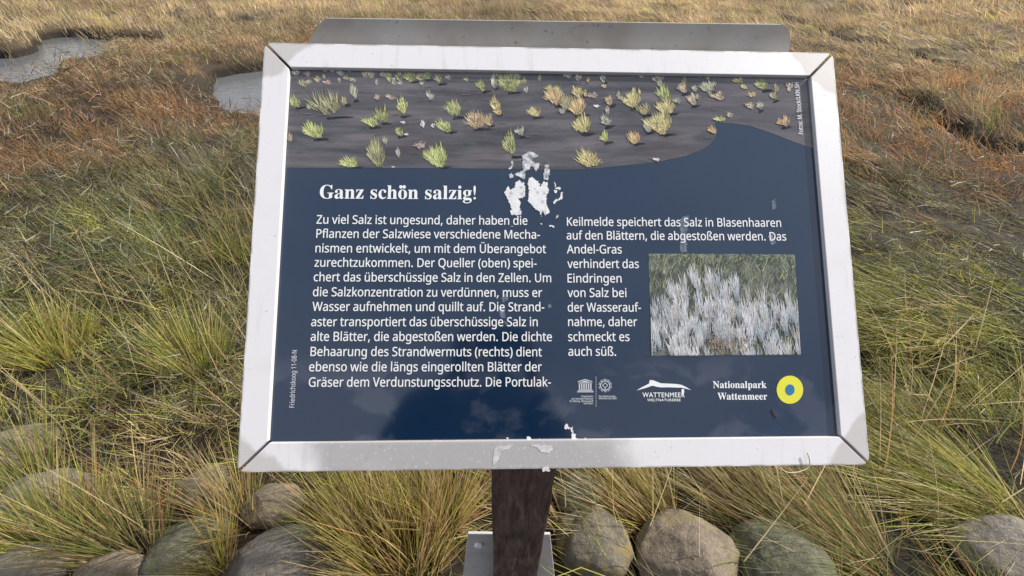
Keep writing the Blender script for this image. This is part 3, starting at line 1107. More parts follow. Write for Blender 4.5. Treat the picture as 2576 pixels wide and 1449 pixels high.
LEFT = [("Zu viel Salz ist ungesund, daher haben die", 796.6, 562.9, 1326.6, 565.7),
        ("Pflanzen der Salzwiese verschiedene Mecha-", 796, 598.4, 1358, 600.7),
        ("nismen entwickelt, um mit dem Überangebot", 793.8, 635, 1373.3, 637),
        ("zurechtzukommen. Der Queller (oben) spei-", 791.5, 670.9, 1349.6, 672.9),
        ("chert das überschüssige Salz in den Zellen. Um", 789.5, 707.6, 1386.2, 709.9),
        ("die Salzkonzentration zu verdünnen, muss er", 787.4, 745.2, 1363.5, 747),
        ("Wasser aufnehmen und quillt auf. Die Strand-", 786, 782, 1369, 783.1),
        ("aster transportiert das überschüssige Salz in", 783, 820.5, 1352.4, 820.5),
        ("alte Blätter, die abgestoßen werden. Die dichte", 781.6, 857.5, 1388, 858.1),
        ("Behaarung des Strandwermuts (rechts) dient", 781.3, 895.4, 1362.6, 896.3),
        ("ebenso wie die längs eingerollten Blätter der", 777.8, 933.9, 1362.6, 933.9),
        ("Gräser dem Verdunstungsschutz. Die Portulak-", 776.9, 972.7, 1385.4, 971.9)]
RIGHT = [("Keilmelde speichert das Salz in Blasenhaaren", 1426.3, 568.1, 1964.4, 570.9),
         ("auf den Blättern, die abgestoßen werden. Das", 1425.4, 602.5, 1977.3, 605.4),
         ("Andel-Gras", 1426, 637.5, 1563.8, 638), ("verhindert das", 1427.4, 674.2, 1606.8, 674.6),
         ("Eindringen", 1427.7, 710.7, 1563.2, 711), ("von Salz bei", 1427.7, 747.1, 1575.5, 747.3),
         ("der Wasserauf-", 1428.3, 783.9, 1612, 784), ("nahme, daher", 1429.2, 820.3, 1602.5, 820.3),
         ("schmeckt es", 1429.2, 857.9, 1583.3, 857.9), ("auch süß.", 1429.7, 894.9, 1549.4, 894.9)]
CAPH = 0.01305
tag(text_obj('body_text', LEFT, SANS, CAPH, 0.00020), 'left column of white text')
tag(text_obj('body_text', RIGHT, SANS, CAPH, 0.00020), 'right column of white text')

# heading in a bold serif; the umlaut dots are added to the o
bm = bmesh.new()
p0, p1 = P(804.4, 499.5), P(1196.9, 501.5)
put_text(bm, serif('Ganz schon salzig') + '!', None, p0, p1, 0.0212, WT, 0.0, serif('G'), weight=0.00012)
for px in (1008.6, 1017.0):
    cx_, cy_ = P(px, 470.5)
    flat_poly(bm, [(cx_ + 0.0026 * math.cos(t * PI / 6), cy_ + 0.0027 * math.sin(t * PI / 6)) for t in range(12)], WT)
on_board_mesh('heading', bm, M_WHITE)

bm = bmesh.new()
put_text(bm, 'Friedrichskoog 11-08-N', SANS, P(741, 1025), P(747.5, 881), 0.0070, WT, weight=0.00012)
tag(on_board_mesh('caption', bm, M_OFFW), 'small upright place code at the left margin')
bm = bmesh.new()
put_text(bm, 'Fotos: M. Stock/LKN.SH', SANS, P(2019, 338), P(2008, 209), 0.0070, WT + 0.0006, weight=0.00012)
tag(on_board_mesh('caption', bm, M_WHITE), 'small upright photo credit at the right margin')


# ---- logos: measured on an enlarged view of the photo
def LG(x, y): return P(1395.3 + x * 0.29166, 912.3 + y * 0.29166)


bm = bmesh.new()
def bar(x0, y0, x1, y1):
    flat_poly(bm, [LG(x0, y1), LG(x1, y1), LG(x1, y0), LG(x0, y0)], WT)
flat_poly(bm, [LG(200, 160), LG(262, 141), LG(324, 160), LG(324, 167), LG(262, 149), LG(200, 167)], WT)
flat_poly(bm, [LG(215, 169), LG(262, 154), LG(309, 169)], WT)
bar(204, 172, 322, 177)
for i in range(6):
    bar(208 + i * 19.5, 180, 219 + i * 19.5, 226)
bar(206, 229, 322, 234); bar(200, 237, 328, 243); bar(192, 247, 335, 255)
for i in range(17):
    bar(354, 120 + i * 15.5, 358.5, 129 + i * 15.5)
def ring(cx_, cy_, r0, r1, n=40, a0=0.0, a1=2 * PI):
    for i in range(n):
        t0 = a0 + (a1 - a0) * i / n; t1 = a0 + (a1 - a0) * (i + 1) / n
        q = [(cx_ + r * math.cos(t), cy_ + r * math.sin(t)) for r, t in ((r0, t0), (r1, t0), (r1, t1), (r0, t1))]
        flat_poly(bm, [LG(*k) for k in q], WT)
ring(435, 197, 36, 44)
for k in range(10):
    ring(435, 197, 51, 56, 4, k * PI / 5 + 0.06, k * PI / 5 + PI / 5 - 0.12)
for s0, s1 in ((26, 18),):
    for k in range(4):
        t0 = k * PI / 2; t1 = t0 + PI / 2
        if k == 1:  # left open towards the bottom like the emblem's stem
            pass
        q = [(435 + s0 * math.cos(t0), 195 + s0 * math.sin(t0)), (435 + s0 * math.cos(t1), 195 + s0 * math.sin(t1)),
             (435 + s1 * math.cos(t1), 195 + s1 * math.sin(t1)), (435 + s1 * math.cos(t0), 195 + s1 * math.sin(t0))]
        flat_poly(bm, [LG(*a) for a in q], WT)
bar(431, 214, 439, 236)
for s, x0, x1, yb in (('Organisation', 230, 331, 297), ('der Vereinten Nationen', 146, 331, 318), ('für Bildung, Wissenschaft', 127, 332, 339), ('und Kultur', 250, 330, 358),
                      ('Das Wattenmeer', 380, 524, 297), ('Welterbe seit 2009', 380, 533, 315)):
    put_text(bm, s, SANS, LG(x0, yb), LG(x1, yb), 0.0026, WT, weight=0.00010)
tag(on_board_mesh('logo', bm, M_OFFW), 'white temple emblem beside a round emblem')

bm = bmesh.new()
flat_poly(bm, [LG(*q) for q in ((705, 239), (745, 215), (790, 192), (812, 181), (820, 149), (850, 152), (880, 164), (915, 178), (980, 180), (1050, 184), (1095, 192), (1135, 212), (1175, 236),
                                (1130, 224), (1090, 215), (1040, 214), (980, 212), (920, 213), (880, 208), (850, 199), (830, 201), (812, 208), (770, 222))], WT)
put_text(bm, 'WATTENMEER', None, LG(757, 297), LG(1120, 297), 0.0066, WT, weight=0.00016, space=1.1)
put_text(bm, 'WELTNATURERBE', None, LG(797, 332), LG(1085, 332), 0.0035, WT, weight=0.00010, space=1.1)
flat_poly(bm, [LG(*q) for q in ((1091, 230), (1114, 226), (1116, 262), (1108, 258), (1112, 296), (1100, 280), (1094, 262))], WT + 0.0002)
tag(on_board_mesh('logo', bm, M_WHITE), 'white dune line over two words')
bm = bmesh.new()
put_text(bm, serif('Nationalpark'), None, LG(1365, 218), LG(1826, 218), 0.0098, WT, 0.0, serif('N'), weight=0.00012)
put_text(bm, serif('Wattenmeer'), None, LG(1405, 318), LG(1832, 318), 0.0098, WT, 0.0, serif('N'), weight=0.00012)
tag(on_board_mesh('logo', bm, M_WHITE), 'two serif words')
bm = bmesh.new()
flat_poly(bm, [LG(2027 + 114 * math.cos(t * PI / 32), 233 + 121 * math.sin(t * PI / 32)) for t in range(64)], WT, 0)
flat_poly(bm, [LG(2027 + 39 * math.cos(t * PI / 24), 233 + 47 * math.sin(t * PI / 24)) for t in range(48)], WT + 0.0004, 1)
tag(on_board_mesh('logo', bm, [M_YELL, M_BLUE]), 'yellow disc with a blue centre')


# ---- printed photos
def strokes_mesh(name, VV, CC, base_poly, base_mat, w):
    """flat coloured strokes (quads) over a base polygon, one mesh"""
    bm = bmesh.new()
    lay = bm.verts.layers.float_color.new('Col')
    vs = [bm.verts.new((p[0], p[1], w)) for p in base_poly]
    f = bm.faces.new(vs); f.normal_update()
    if f.normal.z < 0: f.normal_flip()
    bmesh.ops.triangulate(bm, faces=[f])
    for k, (quad, c) in enumerate(zip(VV, CC)):
        ww = w + 0.0002 + 0.0008 * k / len(VV)
        q = [bm.verts.new((p[0], p[1], ww)) for p in quad]
        for v in q: v[lay] = (*c, 1)
        f = bm.faces.new(q); f.normal_update()
        if f.normal.z < 0: f.normal_flip()
        f.material_index = 1
    me = bpy.data.meshes.new(name); bm.to_mesh(me); bm.free()
    me.materials.append(base_mat); me.materials.append(M_PLEAF)
    return link(bpy.data.objects.new(name, me), panel)


def c6(x, y): return P(697.6 + x * 0.27604, 161 + y * 0.27604)
def c7(x, y): return P(1341.6 + x * 0.28646, 161 + y * 0.28646)


HU = dict(G=(0.25, 0.27, 0.11), B=(0.34, 0.37, 0.13), O=(0.25, 0.235, 0.125), T=(0.36, 0.29, 0.20), K=(0.30, 0.29, 0.25), R=(0.37, 0.265, 0.155), Y=(0.37, 0.32, 0.14), A=(0.40, 0.28, 0.14), P=(0.30, 0.235, 0.20), W=(0.60, 0.56, 0.53), S=(0.28, 0.285, 0.215))
HU_OLD = dict(G=(0.23, 0.29, 0.09), B=(0.33, 0.40, 0.12), O=(0.22, 0.22, 0.10), T=(0.34, 0.27, 0.17), K=(0.25, 0.25, 0.21), R=(0.40, 0.24, 0.14), Y=(0.38, 0.33, 0.12), A=(0.45, 0.25, 0.12), P=(0.33, 0.22, 0.20), W=(0.55, 0.50, 0.46), S=(0.24, 0.28, 0.23))
PL6 = [(180, 400, 120, 130, 'G'), (330, 690, 180, 170, 'B'), (470, 490, 280, 290, 'O'), (230, 220, 90, 90, 'O'), (250, 210, 50, 50, 'T'), (470, 195, 90, 60, 'P'), (715, 175, 80, 70, 'S'), (700, 340, 60, 200, 'S'),
       (800, 125, 50, 60, 'T'), (850, 130, 40, 70, 'T'), (980, 130, 70, 70, 'T'), (910, 195, 30, 60, 'K'), (1220, 165, 130, 120, 'G'), (1360, 145, 90, 100, 'G'), (1480, 185, 80, 110, 'O'), (1125, 200, 40, 50, 'K'),
       (1320, 195, 40, 40, 'K'), (1870, 255, 90, 140, 'G'), (1980, 225, 50, 120, 'S'), (2110, 265, 160, 200, 'G'), (2200, 190, 70, 60, 'G'), (2270, 265, 40, 70, 'K'), (920, 335, 50, 60, 'P'), (1040, 335, 90, 70, 'P'),
       (1135, 485, 100, 210, 'B'), (1390, 335, 60, 100, 'K'), (850, 580, 120, 130, 'B'), (950, 545, 110, 170, 'G'), (1610, 490, 130, 160, 'G'), (1330, 580, 40, 65, 'W'), (1420, 582, 40, 40, 'W'), (1545, 628, 150, 140, 'B'),
       (1800, 595, 190, 170, 'R'), (1930, 565, 70, 100, 'R'), (2010, 465, 90, 190, 'Y'), (2020, 470, 90, 90, 'A'), (1110, 662, 90, 120, 'G'), (1150, 545, 40, 30, 'W'), (2340, 490, 110, 120, 'Y'), (2215, 665, 60, 95, 'S'),
       (2140, 850, 120, 230, 'G'), (895, 945, 190, 310, 'O'), (660, 945, 150, 110, 'B'), (1450, 945, 230, 240, 'B'), (1105, 855, 40, 90, 'K'), (120, 710, 60, 80, 'P'), (985, 735, 50, 80, 'S'), (420, 75, 90, 40, 'K'), (500, 80, 60, 40, 'K'),
       (180, 110, 70, 60, 'K'), (290, 420, 40, 60, 'S'), (620, 380, 60, 100, 'O'), (1180, 655, 40, 25, 'W'), (1060, 945, 30, 15, 'W')]
PL7 = [(200, 370, 150, 190, 'A'), (190, 260, 130, 90, 'Y'), (380, 455, 140, 180, 'A'), (400, 300, 90, 140, 'Y'), (300, 410, 110, 150, 'O'), (440, 620, 130, 190, 'Y'), (420, 600, 90, 160, 'G'), (500, 912, 190, 170, 'Y'),
       (640, 555, 90, 110, 'S'), (650, 450, 40, 80, 'S'), (630, 692, 90, 110, 'B'), (885, 705, 110, 140, 'A'), (680, 368, 80, 100, 'R'), (520, 305, 100, 60, 'P'), (860, 395, 150, 190, 'Y'), (970, 455, 110, 110, 'O'),
       (1000, 605, 80, 120, 'S'), (1110, 625, 180, 230, 'Y'), (1160, 440, 150, 150, 'Y'), (1160, 350, 120, 170, 'G'), (1080, 165, 90, 80, 'T'), (1310, 265, 80, 110, 'T'), (1330, 190, 50, 90, 'O'), (1400, 372, 90, 120, 'T'),
       (1405, 260, 60, 90, 'S'), (1535, 255, 110, 130, 'S'), (1650, 325, 140, 80, 'T'), (1800, 180, 90, 80, 'Y'), (1855, 230, 90, 60, 'Y'), (1920, 305, 70, 80, 'A'), (1900, 405, 60, 90, 'T'), (1985, 415, 60, 95, 'S'),
       (2020, 235, 120, 110, 'G'), (2110, 325, 70, 110, 'O'), (2140, 245, 60, 70, 'O'), (2190, 558, 90, 110, 'A'), (1640, 510, 110, 60, 'B'), (1720, 475, 80, 60, 'T'), (1580, 628, 80, 115, 'A'), (300, 135, 60, 60, 'K'),
       (400, 145, 50, 70, 'T'), (610, 172, 60, 100, 'S'), (950, 128, 40, 40, 'K'), (1080, 858, 60, 50, 'W'), (260, 445, 60, 60, 'K'), (1260, 350, 70, 70, 'S'), (2250, 220, 80, 60, 'P'), (760, 320, 60, 40, 'T'), (560, 385, 60, 30, 'W')]
WAVE = [(1056, 423), (1250, 424.6), (1384.6, 428.8), (1456, 426), (1513.5, 422), (1599, 414.5), (1662.4, 406), (1722.6, 393), (1765.5, 377.3), (1785, 364), (1797, 350),
        (1802, 338), (1801, 324), (1797, 308.5), (1834, 310), (1886, 317), (1943, 335.7), (2000.5, 358.6)]
ul = hw - RB - 0.0010
vt = hh - RB - 0.0010
base_poly = [(-ul, vt), (-ul, P(717, 422)[1])] + [P(*q) for q in WAVE] + [(ul, P(2046, 374)[1]), (ul, vt)]


def in_poly(p, poly):
    return poly_sd(np.array([p[0]]), np.array([p[1]]), poly)[0] < 0.0004


prs = np.random.default_rng(5)
QV, QC = [], []


def stroke(a, c, w0, col):
    d = np.array(c) - np.array(a); L = np.hypot(*d)
    if L < 1e-6: return
    n = np.array([-d[1], d[0]]) / L * w0 / 2
    q = [tuple(np.array(a) - n * 0.8), tuple(np.array(a) + n * 0.8), tuple(np.array(c) + n * 0.25), tuple(np.array(c) - n * 0.25)]
    if all(in_poly(k, base_poly) for k in q):
        QV.append(q); QC.append(tuple(np.clip(col, 0.01, 0.9)))


for k in range(46):
    PL6.append((prs.uniform(120, 2500), prs.uniform(70, 200), prs.uniform(25, 60), prs.uniform(35, 80), 'KSOTGP'[prs.integers(6)]))
    if k % 2: PL7.append((prs.uniform(60, 2250), prs.uniform(100, 330), prs.uniform(25, 60), prs.uniform(35, 70), 'KSOTYP'[prs.integers(6)]))
for maps, lst in ((c6, PL6), (c7, PL7)):
    for (cx_, cy_, w_, h_, hu) in sorted(lst, key=lambda t: t[1]):
        col = np.array(HU[hu])
        if h_ > 90 and hu not in 'WK':     # plant's shadow on the mud, painted as dark strokes in the print
            for k in range(6):
                a = maps(cx_ + prs.uniform(-0.1, 0.3) * w_, cy_ + prs.uniform(-6, 10)); c = maps(cx_ + prs.uniform(0.3, 0.9) * w_, cy_ + prs.uniform(-14, 4))
                stroke(a, c, 0.0035, np.array((0.020, 0.020, 0.026)) * prs.uniform(0.8, 1.6))
        w_ *= 1.28; h_ *= 1.16; col = 0.88 * col + 0.12 * col.mean()
        n = int(26 + w_ * h_ / 170)
        if hu == 'O' and w_ > 250: n = 110
        nf = 1 if w_ < 75 else (2 if w_ < 140 else 4)
        fans = [(prs.uniform(-0.28, 0.28) * (nf > 1), prs.uniform(0.0, 0.16) * (nf > 1), prs.uniform(0.60, 1.08) if nf > 1 else 1.0) for _ in range(nf)]
        for k in range(int(n * 1.6)):
            fo, fy_, fs = fans[k % nf]
            foot = (cx_ + (0.08 + fo * 0.55) * w_, cy_ - fy_ * h_)
            # blades rise from a narrow foot and fan out to the plant's outline, most leaning left
            u = prs.uniform(-1, 1)
            tip = (cx_ + (fo - 0.10) * w_ + u * w_ * (0.50 if nf == 1 else 0.34) + prs.normal(0, 0.04) * w_, cy_ - fy_ * h_ - h_ * (1 - fy_) * fs * (1 - 0.40 * u * u) * prs.uniform(0.55, 1.0))
            t0 = prs.uniform(0.0, 0.62); t1 = min(1.0, t0 + prs.uniform(0.28, 0.5))
            bow = prs.normal(0, 0.05) * w_
            a = (foot[0] + (tip[0] - foot[0]) * t0 + bow, foot[1] + (tip[1] - foot[1]) * t0)
            c = (foot[0] + (tip[0] - foot[0]) * t1 + bow * 0.5, foot[1] + (tip[1] - foot[1]) * t1)
            br = (1.12 - 0.34 * u) * (0.55 + 0.65 * t1) * prs.choice([0.35, 0.75, 1.0, 1.3, 1.75], p=[0.20, 0.24, 0.26, 0.19, 0.11])
            cc = col * br * (1 + prs.normal(0, 0.08, 3))
            stroke(maps(*a), maps(*c), prs.uniform(0.0009, 0.0019), cc)
for k in range(60):                        # a pale stone and scattered flecks on the mud
    a = c6(1300 + prs.normal(0, 24), 745 + prs.normal(0, 14)); c = c6(1300 + prs.normal(0, 26), 745 + prs.normal(0, 16))
    stroke(a, c, 0.0022, np.array((0.50, 0.40, 0.38)) * prs.choice([0.4, 0.9, 1.3]))
for k in range(150):
    x_ = prs.uniform(100, 2450); y_ = prs.uniform(80, 900); mp = c6 if k % 2 else c7
    stroke(mp(x_, y_), mp(x_ + prs.uniform(15, 80), y_ + prs.uniform(-8, 4)), prs.uniform(0.0006, 0.0016), np.array((0.12, 0.11, 0.11)) * prs.uniform(0.4, 1.7))
pic = strokes_mesh('printed_picture', QV, QC, base_poly, M_MUD, PW + 0.0003)
tag(pic, 'printed photo of glasswort plants on dark mud')

# inset: silvery wormwood
QI, CI = [], []
corn = [P(1631.2, 638.1), P(1999.4, 640.4), P(2012.3, 891.5), P(1639.2, 894.4)]
cA_, cB_, cC_, cD_ = [np.array(q) for q in corn]


def ip(s, t):  # s right, t down
    return (1 - t) * ((1 - s) * cA_ + s * cB_) + t * ((1 - s) * cD_ + s * cC_)


def istroke(s, t, ds, dt, w, col):
    a = ip(np.clip(s, 0.002, 0.998), np.clip(t, 0.002, 0.998)); c = ip(np.clip(s + ds, 0.002, 0.998), np.clip(t + dt, 0.002, 0.998))
    d = c - a; L = np.hypot(*d)
    if L < 1e-4: return
    n = np.array([-d[1], d[0]]) / L * w / 2
    n1 = n
    for q in (a, c):
        pass
    QI.append([tuple(a - n), tuple(a + n), tuple(c + n * 0.4), tuple(c - n * 0.4)]); CI.append(tuple(np.clip(col, 0.01, 0.9)))


for k in range(1500):        # green and dark undergrowth behind
    t = prs.random() ** 1.5; s = prs.random()
    col = np.array(((0.20, 0.24, 0.13), (0.28, 0.30, 0.17), (0.09, 0.11, 0.08), (0.16, 0.20, 0.15), (0.05, 0.05, 0.045))[prs.integers(5)]) * prs.uniform(0.7, 1.4)
    istroke(s, t, prs.normal(0.01, 0.025), -prs.uniform(0.03, 0.10), prs.uniform(0.0007, 0.0017), col)
clumps = []
for k in range(240):
    s = prs.uniform(-0.02, 1.02); t = prs.uniform(0.30, 1.10)
    edge = 0.45 - 0.16 * math.exp(-((s - 0.40) / 0.20) ** 2) + 0.10 * sstep(0.70, 0.85, s) - 0.06 * sstep(0.9, 1.0, s) + 0.12 * sstep(0.25, 0.05, s) + prs.normal(0, 0.04)
    if t < edge: continue
    if 0.40 < s < 0.62 and t > 0.98 and prs.random() < 0.7: continue
    clumps.append((t, s))
clumps.sort()
for t, s in clumps:
    base_c = np.array(((0.48, 0.50, 0.53), (0.38, 0.43, 0.48), (0.58, 0.58, 0.60), (0.46, 0.455, 0.43))[prs.integers(4)]) * prs.uniform(0.75, 1.1)
    for j in range(6):                                     # shaded gap at the clump's foot
        istroke(s + prs.normal(0, 0.018), t, prs.normal(0, 0.008), -prs.uniform(0.03, 0.08), 0.0024, np.array((0.06, 0.065, 0.06)) * prs.uniform(0.5, 1.8))
    for j in range(prs.integers(8, 16)):
        fan = prs.normal(0, 1)
        ht = prs.uniform(0.08, 0.20)
        x0_ = s + fan * 0.008; dx_ = fan * 0.012 - 0.010
        for q in range(4):                                 # one silvery spike in four stacked tufts
            f0, f1 = q / 4, (q + 1) / 4 + 0.05
            istroke(x0_ + dx_ * f0 + prs.normal(0, 0.0015), t - ht * f0, dx_ * (f1 - f0) + prs.normal(0, 0.002), -ht * (f1 - f0), (0.0024, 0.0021, 0.0017, 0.0011)[q] * prs.uniform(0.7, 1.15),
                    base_c * (0.45 + 0.22 * q) * prs.uniform(0.75, 1.25))
for k in range(130):
    s = prs.uniform(0.38, 0.66); t = prs.uniform(0.86, 1.0)
    istroke(s, t, prs.normal(0, 0.012), -prs.uniform(0.02, 0.06), 0.0014, np.array((0.24, 0.19, 0.14)) * prs.uniform(0.4, 1.6))
o = strokes_mesh('printed_picture', QI, CI, corn, M_INSET, PW + 0.0003)
tag(o, 'small printed photo of silvery wormwood')


# ---- flaked laminate
def c2(x, y): return P(737.9 + x * 0.2865, 415.9 + y * 0.2865)


def ragged(pts, amp=0.0008, step=0.0012, rs=np.random.default_rng(3)):
    out = []
    n = len(pts)
    for i in range(n):
        a, c = np.array(pts[i]), np.array(pts[(i + 1) % n])
        m = max(1, int(np.linalg.norm(c - a) / step))
        for k in range(m):
            out.append(tuple(a + (c - a) * k / m + rs.normal(0, amp, 2)))
    return out


def tag_all(os_, label):
    for o_ in os_: tag(o_, label)


def patch_obj(polys, mat, amp=0.0007, w=WT):
    out = []
    for k, (fn, pts) in enumerate(polys):
        bm = bmesh.new()
        flat_poly(bm, ragged([fn(*q) for q in pts], amp), w + k * 0.00001)
        bmesh.ops.triangulate(bm, faces=bm.faces[:])
        out.append(on_board_mesh('flaked_patch', bm, mat))
    return out


WP = WT + 0.0003
tag_all(patch_obj([
    (c2, [(1870, 190), (1885, 185), (1905, 215), (1940, 200), (1955, 150), (1985, 130), (2005, 150), (2030, 150), (2035, 270), (2010, 295), (1975, 290), (1990, 330), (1985, 380), (2005, 410), (2000, 440), (1915, 440), (1905, 400), (1920, 390), (1900, 330), (1880, 290), (1855, 245)]),
    (c2, [(2065, 120), (2095, 105), (2120, 130), (2150, 140), (2170, 190), (2200, 140), (2230, 150), (2235, 200), (2245, 215), (2225, 260), (2220, 350), (2250, 400), (2245, 420), (2210, 450), (2190, 400), (2178, 452), (2160, 410), (2110, 370), (2090, 340), (2060, 330), (2070, 230), (2060, 170)]),
    (c2, [(2330, 192), (2343, 196), (2345, 210), (2302, 212), (2298, 204)]), (c2, [(2290, 150), (2297, 152), (2306, 190), (2298, 190)]), (c2, [(2292, 222), (2312, 222), (2312, 240), (2290, 242)]),
    (c2, [(2355, 235), (2367, 240), (2360, 300), (2320, 312), (2300, 322), (2295, 345), (2280, 340), (2290, 310), (2335, 290), (2350, 262)]),
    (c2, [(1905, 530), (1930, 530), (1936, 537), (1908, 539)]), (c2, [(2248, 525), (2285, 530), (2290, 542), (2255, 540)]), (c2, [(2310, 440), (2328, 435), (2322, 455), (2302, 470)]),
    (c2, [(2172, 512), (2182, 512), (2184, 520), (2174, 521)]),
], M_PEEL, w=WP), 'bare white flaked patch')
tag_all(patch_obj([
    (c6, [(2235, 840), (2262, 815), (2300, 800), (2345, 815), (2380, 832), (2378, 850), (2340, 850), (2318, 880), (2345, 905), (2385, 900), (2388, 940), (2360, 985), (2335, 950), (2320, 915), (2300, 950), (2280, 972), (2240, 985), (2228, 930), (2238, 890)]),
    (c6, [(2135, 880), (2150, 878), (2150, 930), (2130, 965), (2110, 960), (2135, 925)]), (c6, [(2170, 1000), (2230, 990), (2255, 1000), (2230, 1040), (2180, 1020)]),
    (c6, [(2440, 915), (2455, 930), (2480, 975), (2480, 1015), (2450, 1000), (2425, 1015), (2435, 960)]),
    (c2, [(2035, 45), (2070, 30), (2060, 5), (2025, 5), (2022, 35), (1990, 65), (1952, 75), (1950, 92), (1992, 97), (2020, 130), (2034, 120)]),
    (c2, [(2210, 0), (2240, 0), (2250, 60), (2235, 130), (2200, 130), (2195, 80), (2212, 50)]), (c2, [(1890, 85), (1915, 68), (1935, 85), (1930, 112), (1900, 115)]),
], M_PEELG, w=WP), 'grey half-flaked patch')
tag_all(patch_obj([
    (c6, [(1090, 3455), (1102, 3428), (1122, 3432), (1135, 3455)]) if False else (P, [(1090, 1114), (1093, 1106), (1101, 1107), (1104, 1114)]),
    (P, [(1258, 1113), (1262, 1107), (1276, 1105), (1279, 1113)]), (P, [(1272, 1103), (1277, 1099), (1280, 1103)]),
    (P, [(1319, 1113), (1325, 1100), (1331, 1097), (1336, 1104), (1342, 1108), (1362, 1110), (1363, 1113)]), (P, [(1353, 1108), (1358, 1101), (1362, 1108)]),
    (P, [(1417, 1075), (1425, 1066), (1433, 1077), (1424, 1080)]), (P, [(1434, 1078), (1440, 1074), (1442, 1090), (1436, 1086)]),
    (P, [(1436, 1092), (1448, 1091), (1450, 1101), (1464, 1104), (1468, 1111), (1458, 1110), (1446, 1108), (1440, 1108)]), (P, [(1472, 1102), (1484, 1108), (1480, 1111), (1470, 1106)]),
], M_PEEL, w=WP), 'white flaked speck at the lower edge')
tag_all(patch_obj([
    (P, [(1718, 545), (1733, 540), (1733, 560), (1729, 580), (1726, 600), (1728, 634), (1712, 634), (1710, 610), (1712, 580), (1706, 556)]),
    (P, [(1942, 505), (1950, 500), (1952, 524), (1943, 528)]), (P, [(1934, 592), (1944, 590), (1952, 612), (1940, 618), (1936, 606)]),
    (P, [(1262, 744), (1275, 738), (1280, 752), (1265, 762)]), (P, [(1258, 776), (1270, 778), (1272, 800), (1262, 800), (1258, 790)]), (P, [(1268, 806), (1278, 812), (1272, 818)]),
    (P, [(1380, 766), (1388, 766), (1388, 774), (1380, 774)]),
], M_FILM, w=WT - 0.00035), 'milky scuff across the text')
# a short scratch near the yellow disc
bm = bmesh.new()
flat_poly(bm, [P(1938, 1030), P(1942, 1031), P(1948, 1044), P(1957, 1053), P(1949, 1052), P(1942, 1044)], WP)
tag(on_board_mesh('scratch', bm, M_BACK), 'dark scratch under the yellow disc')

# white scuffs on the lower rail
M_SCUFF = plain('chalky white scuff', (0.58, 0.56, 0.56), 0.8, 90)
low_rail = [o_ for o_ in root.children if o_.name.startswith('frame_rail')][-1]
for pl_ in ([(1243, 1128), (1262, 1120), (1290, 1119), (1284, 1127), (1262, 1134), (1258, 1148), (1246, 1170), (1238, 1168)],
            [(1330, 1119), (1388, 1119), (1390, 1132), (1378, 1140), (1360, 1136), (1352, 1126)], [(1366, 1174), (1380, 1172), (1384, 1186), (1364, 1187)]):
    bm = bmesh.new()
    flat_poly(bm, ragged([on_panel(*q, 0.0) for q in pl_], 0.0006), 0.0004)
    bmesh.ops.triangulate(bm, faces=bm.faces[:])
    tag(bm_obj('paint_flake', bm, M_SCUFF, low_rail), 'white scuffed patch')

# ---- backing plate behind the upper rail
yb = 0.2620
zt0 = on_y(820, 46, yb); zt1 = on_y(1965, 62, yb)
zr = on_y(1998, 108, yb); zl = on_y(765, 100, yb)
xl, xr = zl[0], zr[0]
zt = 0.5 * (zt0[2] + zt1[2])
print('plate', zt0, zt1, zr, zl)
bm = bmesh.new()
pts = [(xl, zt - 0.33), (xl, zt - 0.040), (zt0[0] - 0.012, zt - 0.010), (zt0[0], zt0[2])]
for k in range(0, 7):
    th = PI / 2 - PI / 2 * k / 6
    rr = xr - zt1[0]
    pts.append((zt1[0] + rr * math.cos(th), zt1[2] - rr * 1.9 + rr * 1.9 * math.sin(th)))
pts.append((xr, zt - 0.33))
a = [bm.verts.new((p[0] - ROOTP[0], yb - ROOTP[1], p[1] - ROOTP[2])) for p in pts]
c = [bm.verts.new((p[0] - ROOTP[0], yb + 0.004 - ROOTP[1], p[1] - ROOTP[2])) for p in pts]
bm.faces.new(a); bm.faces.new(c[::-1])
for i in range(len(pts)):
    j = (i + 1) % len(pts)
    bm.faces.new((a[i], c[i], c[j], a[j]))
o = bm_obj('backing_plate', bm, M_STEEL, root)

# ---- post
yf, yk = -0.195, -0.140
xL = 0.5 * (on_y(1238, 1205, yf)[0] + on_y(1240, 1440, yf)[0]); xR = 0.5 * (on_y(1407, 1205, yf)[0] + on_y(1346, 1445, yf)[0])
print('post', on_y(1238, 1205, yf)[0], on_y(1240, 1440, yf)[0], on_y(1407, 1205, yf)[0], on_y(1346, 1445, yf)[0])
bm = bmesh.new()
ztop = lambda y: 1.08 + y * math.tan(TILT) - 0.0385 / math.cos(TILT)
nz = 26
rows = []
prs2 = np.random.default_rng(9)
for k in range(nz + 1):
    t = k / nz
    ring_ = []
    for (x_, y_) in ((xL, yf), (xL, yk), (xR, yk), (xR, yf)):
        z_ = -0.30 + (ztop(y_) + 0.30) * t
        jx = prs2.normal(0, 0.0007); 
        ring_.append(bm.verts.new((x_ + jx - ROOTP[0], y_ + prs2.normal(0, 0.0004) - ROOTP[1], z_ - ROOTP[2])))
    rows.append(ring_)
for r0, r1 in zip(rows[:-1], rows[1:]):
    for i in range(4):
        j = (i + 1) % 4
        bm.faces.new((r0[i], r0[j], r1[j], r1[i]))
bm.faces.new(rows[0]); bm.faces.new(rows[-1][::-1])
bmesh.ops.recalc_face_normals(bm, faces=bm.faces[:])
ee = [e_ for e_ in bm.edges if abs((e_.verts[0].co - e_.verts[1].co).normalized().z) > 0.9]
bmesh.ops.bevel(bm, geom=ee, offset=0.004, segments=2, affect='EDGES', profile=0.5)
tag(bm_obj('post', bm, M_WOOD, root), 'dark brown timber post with a knot')

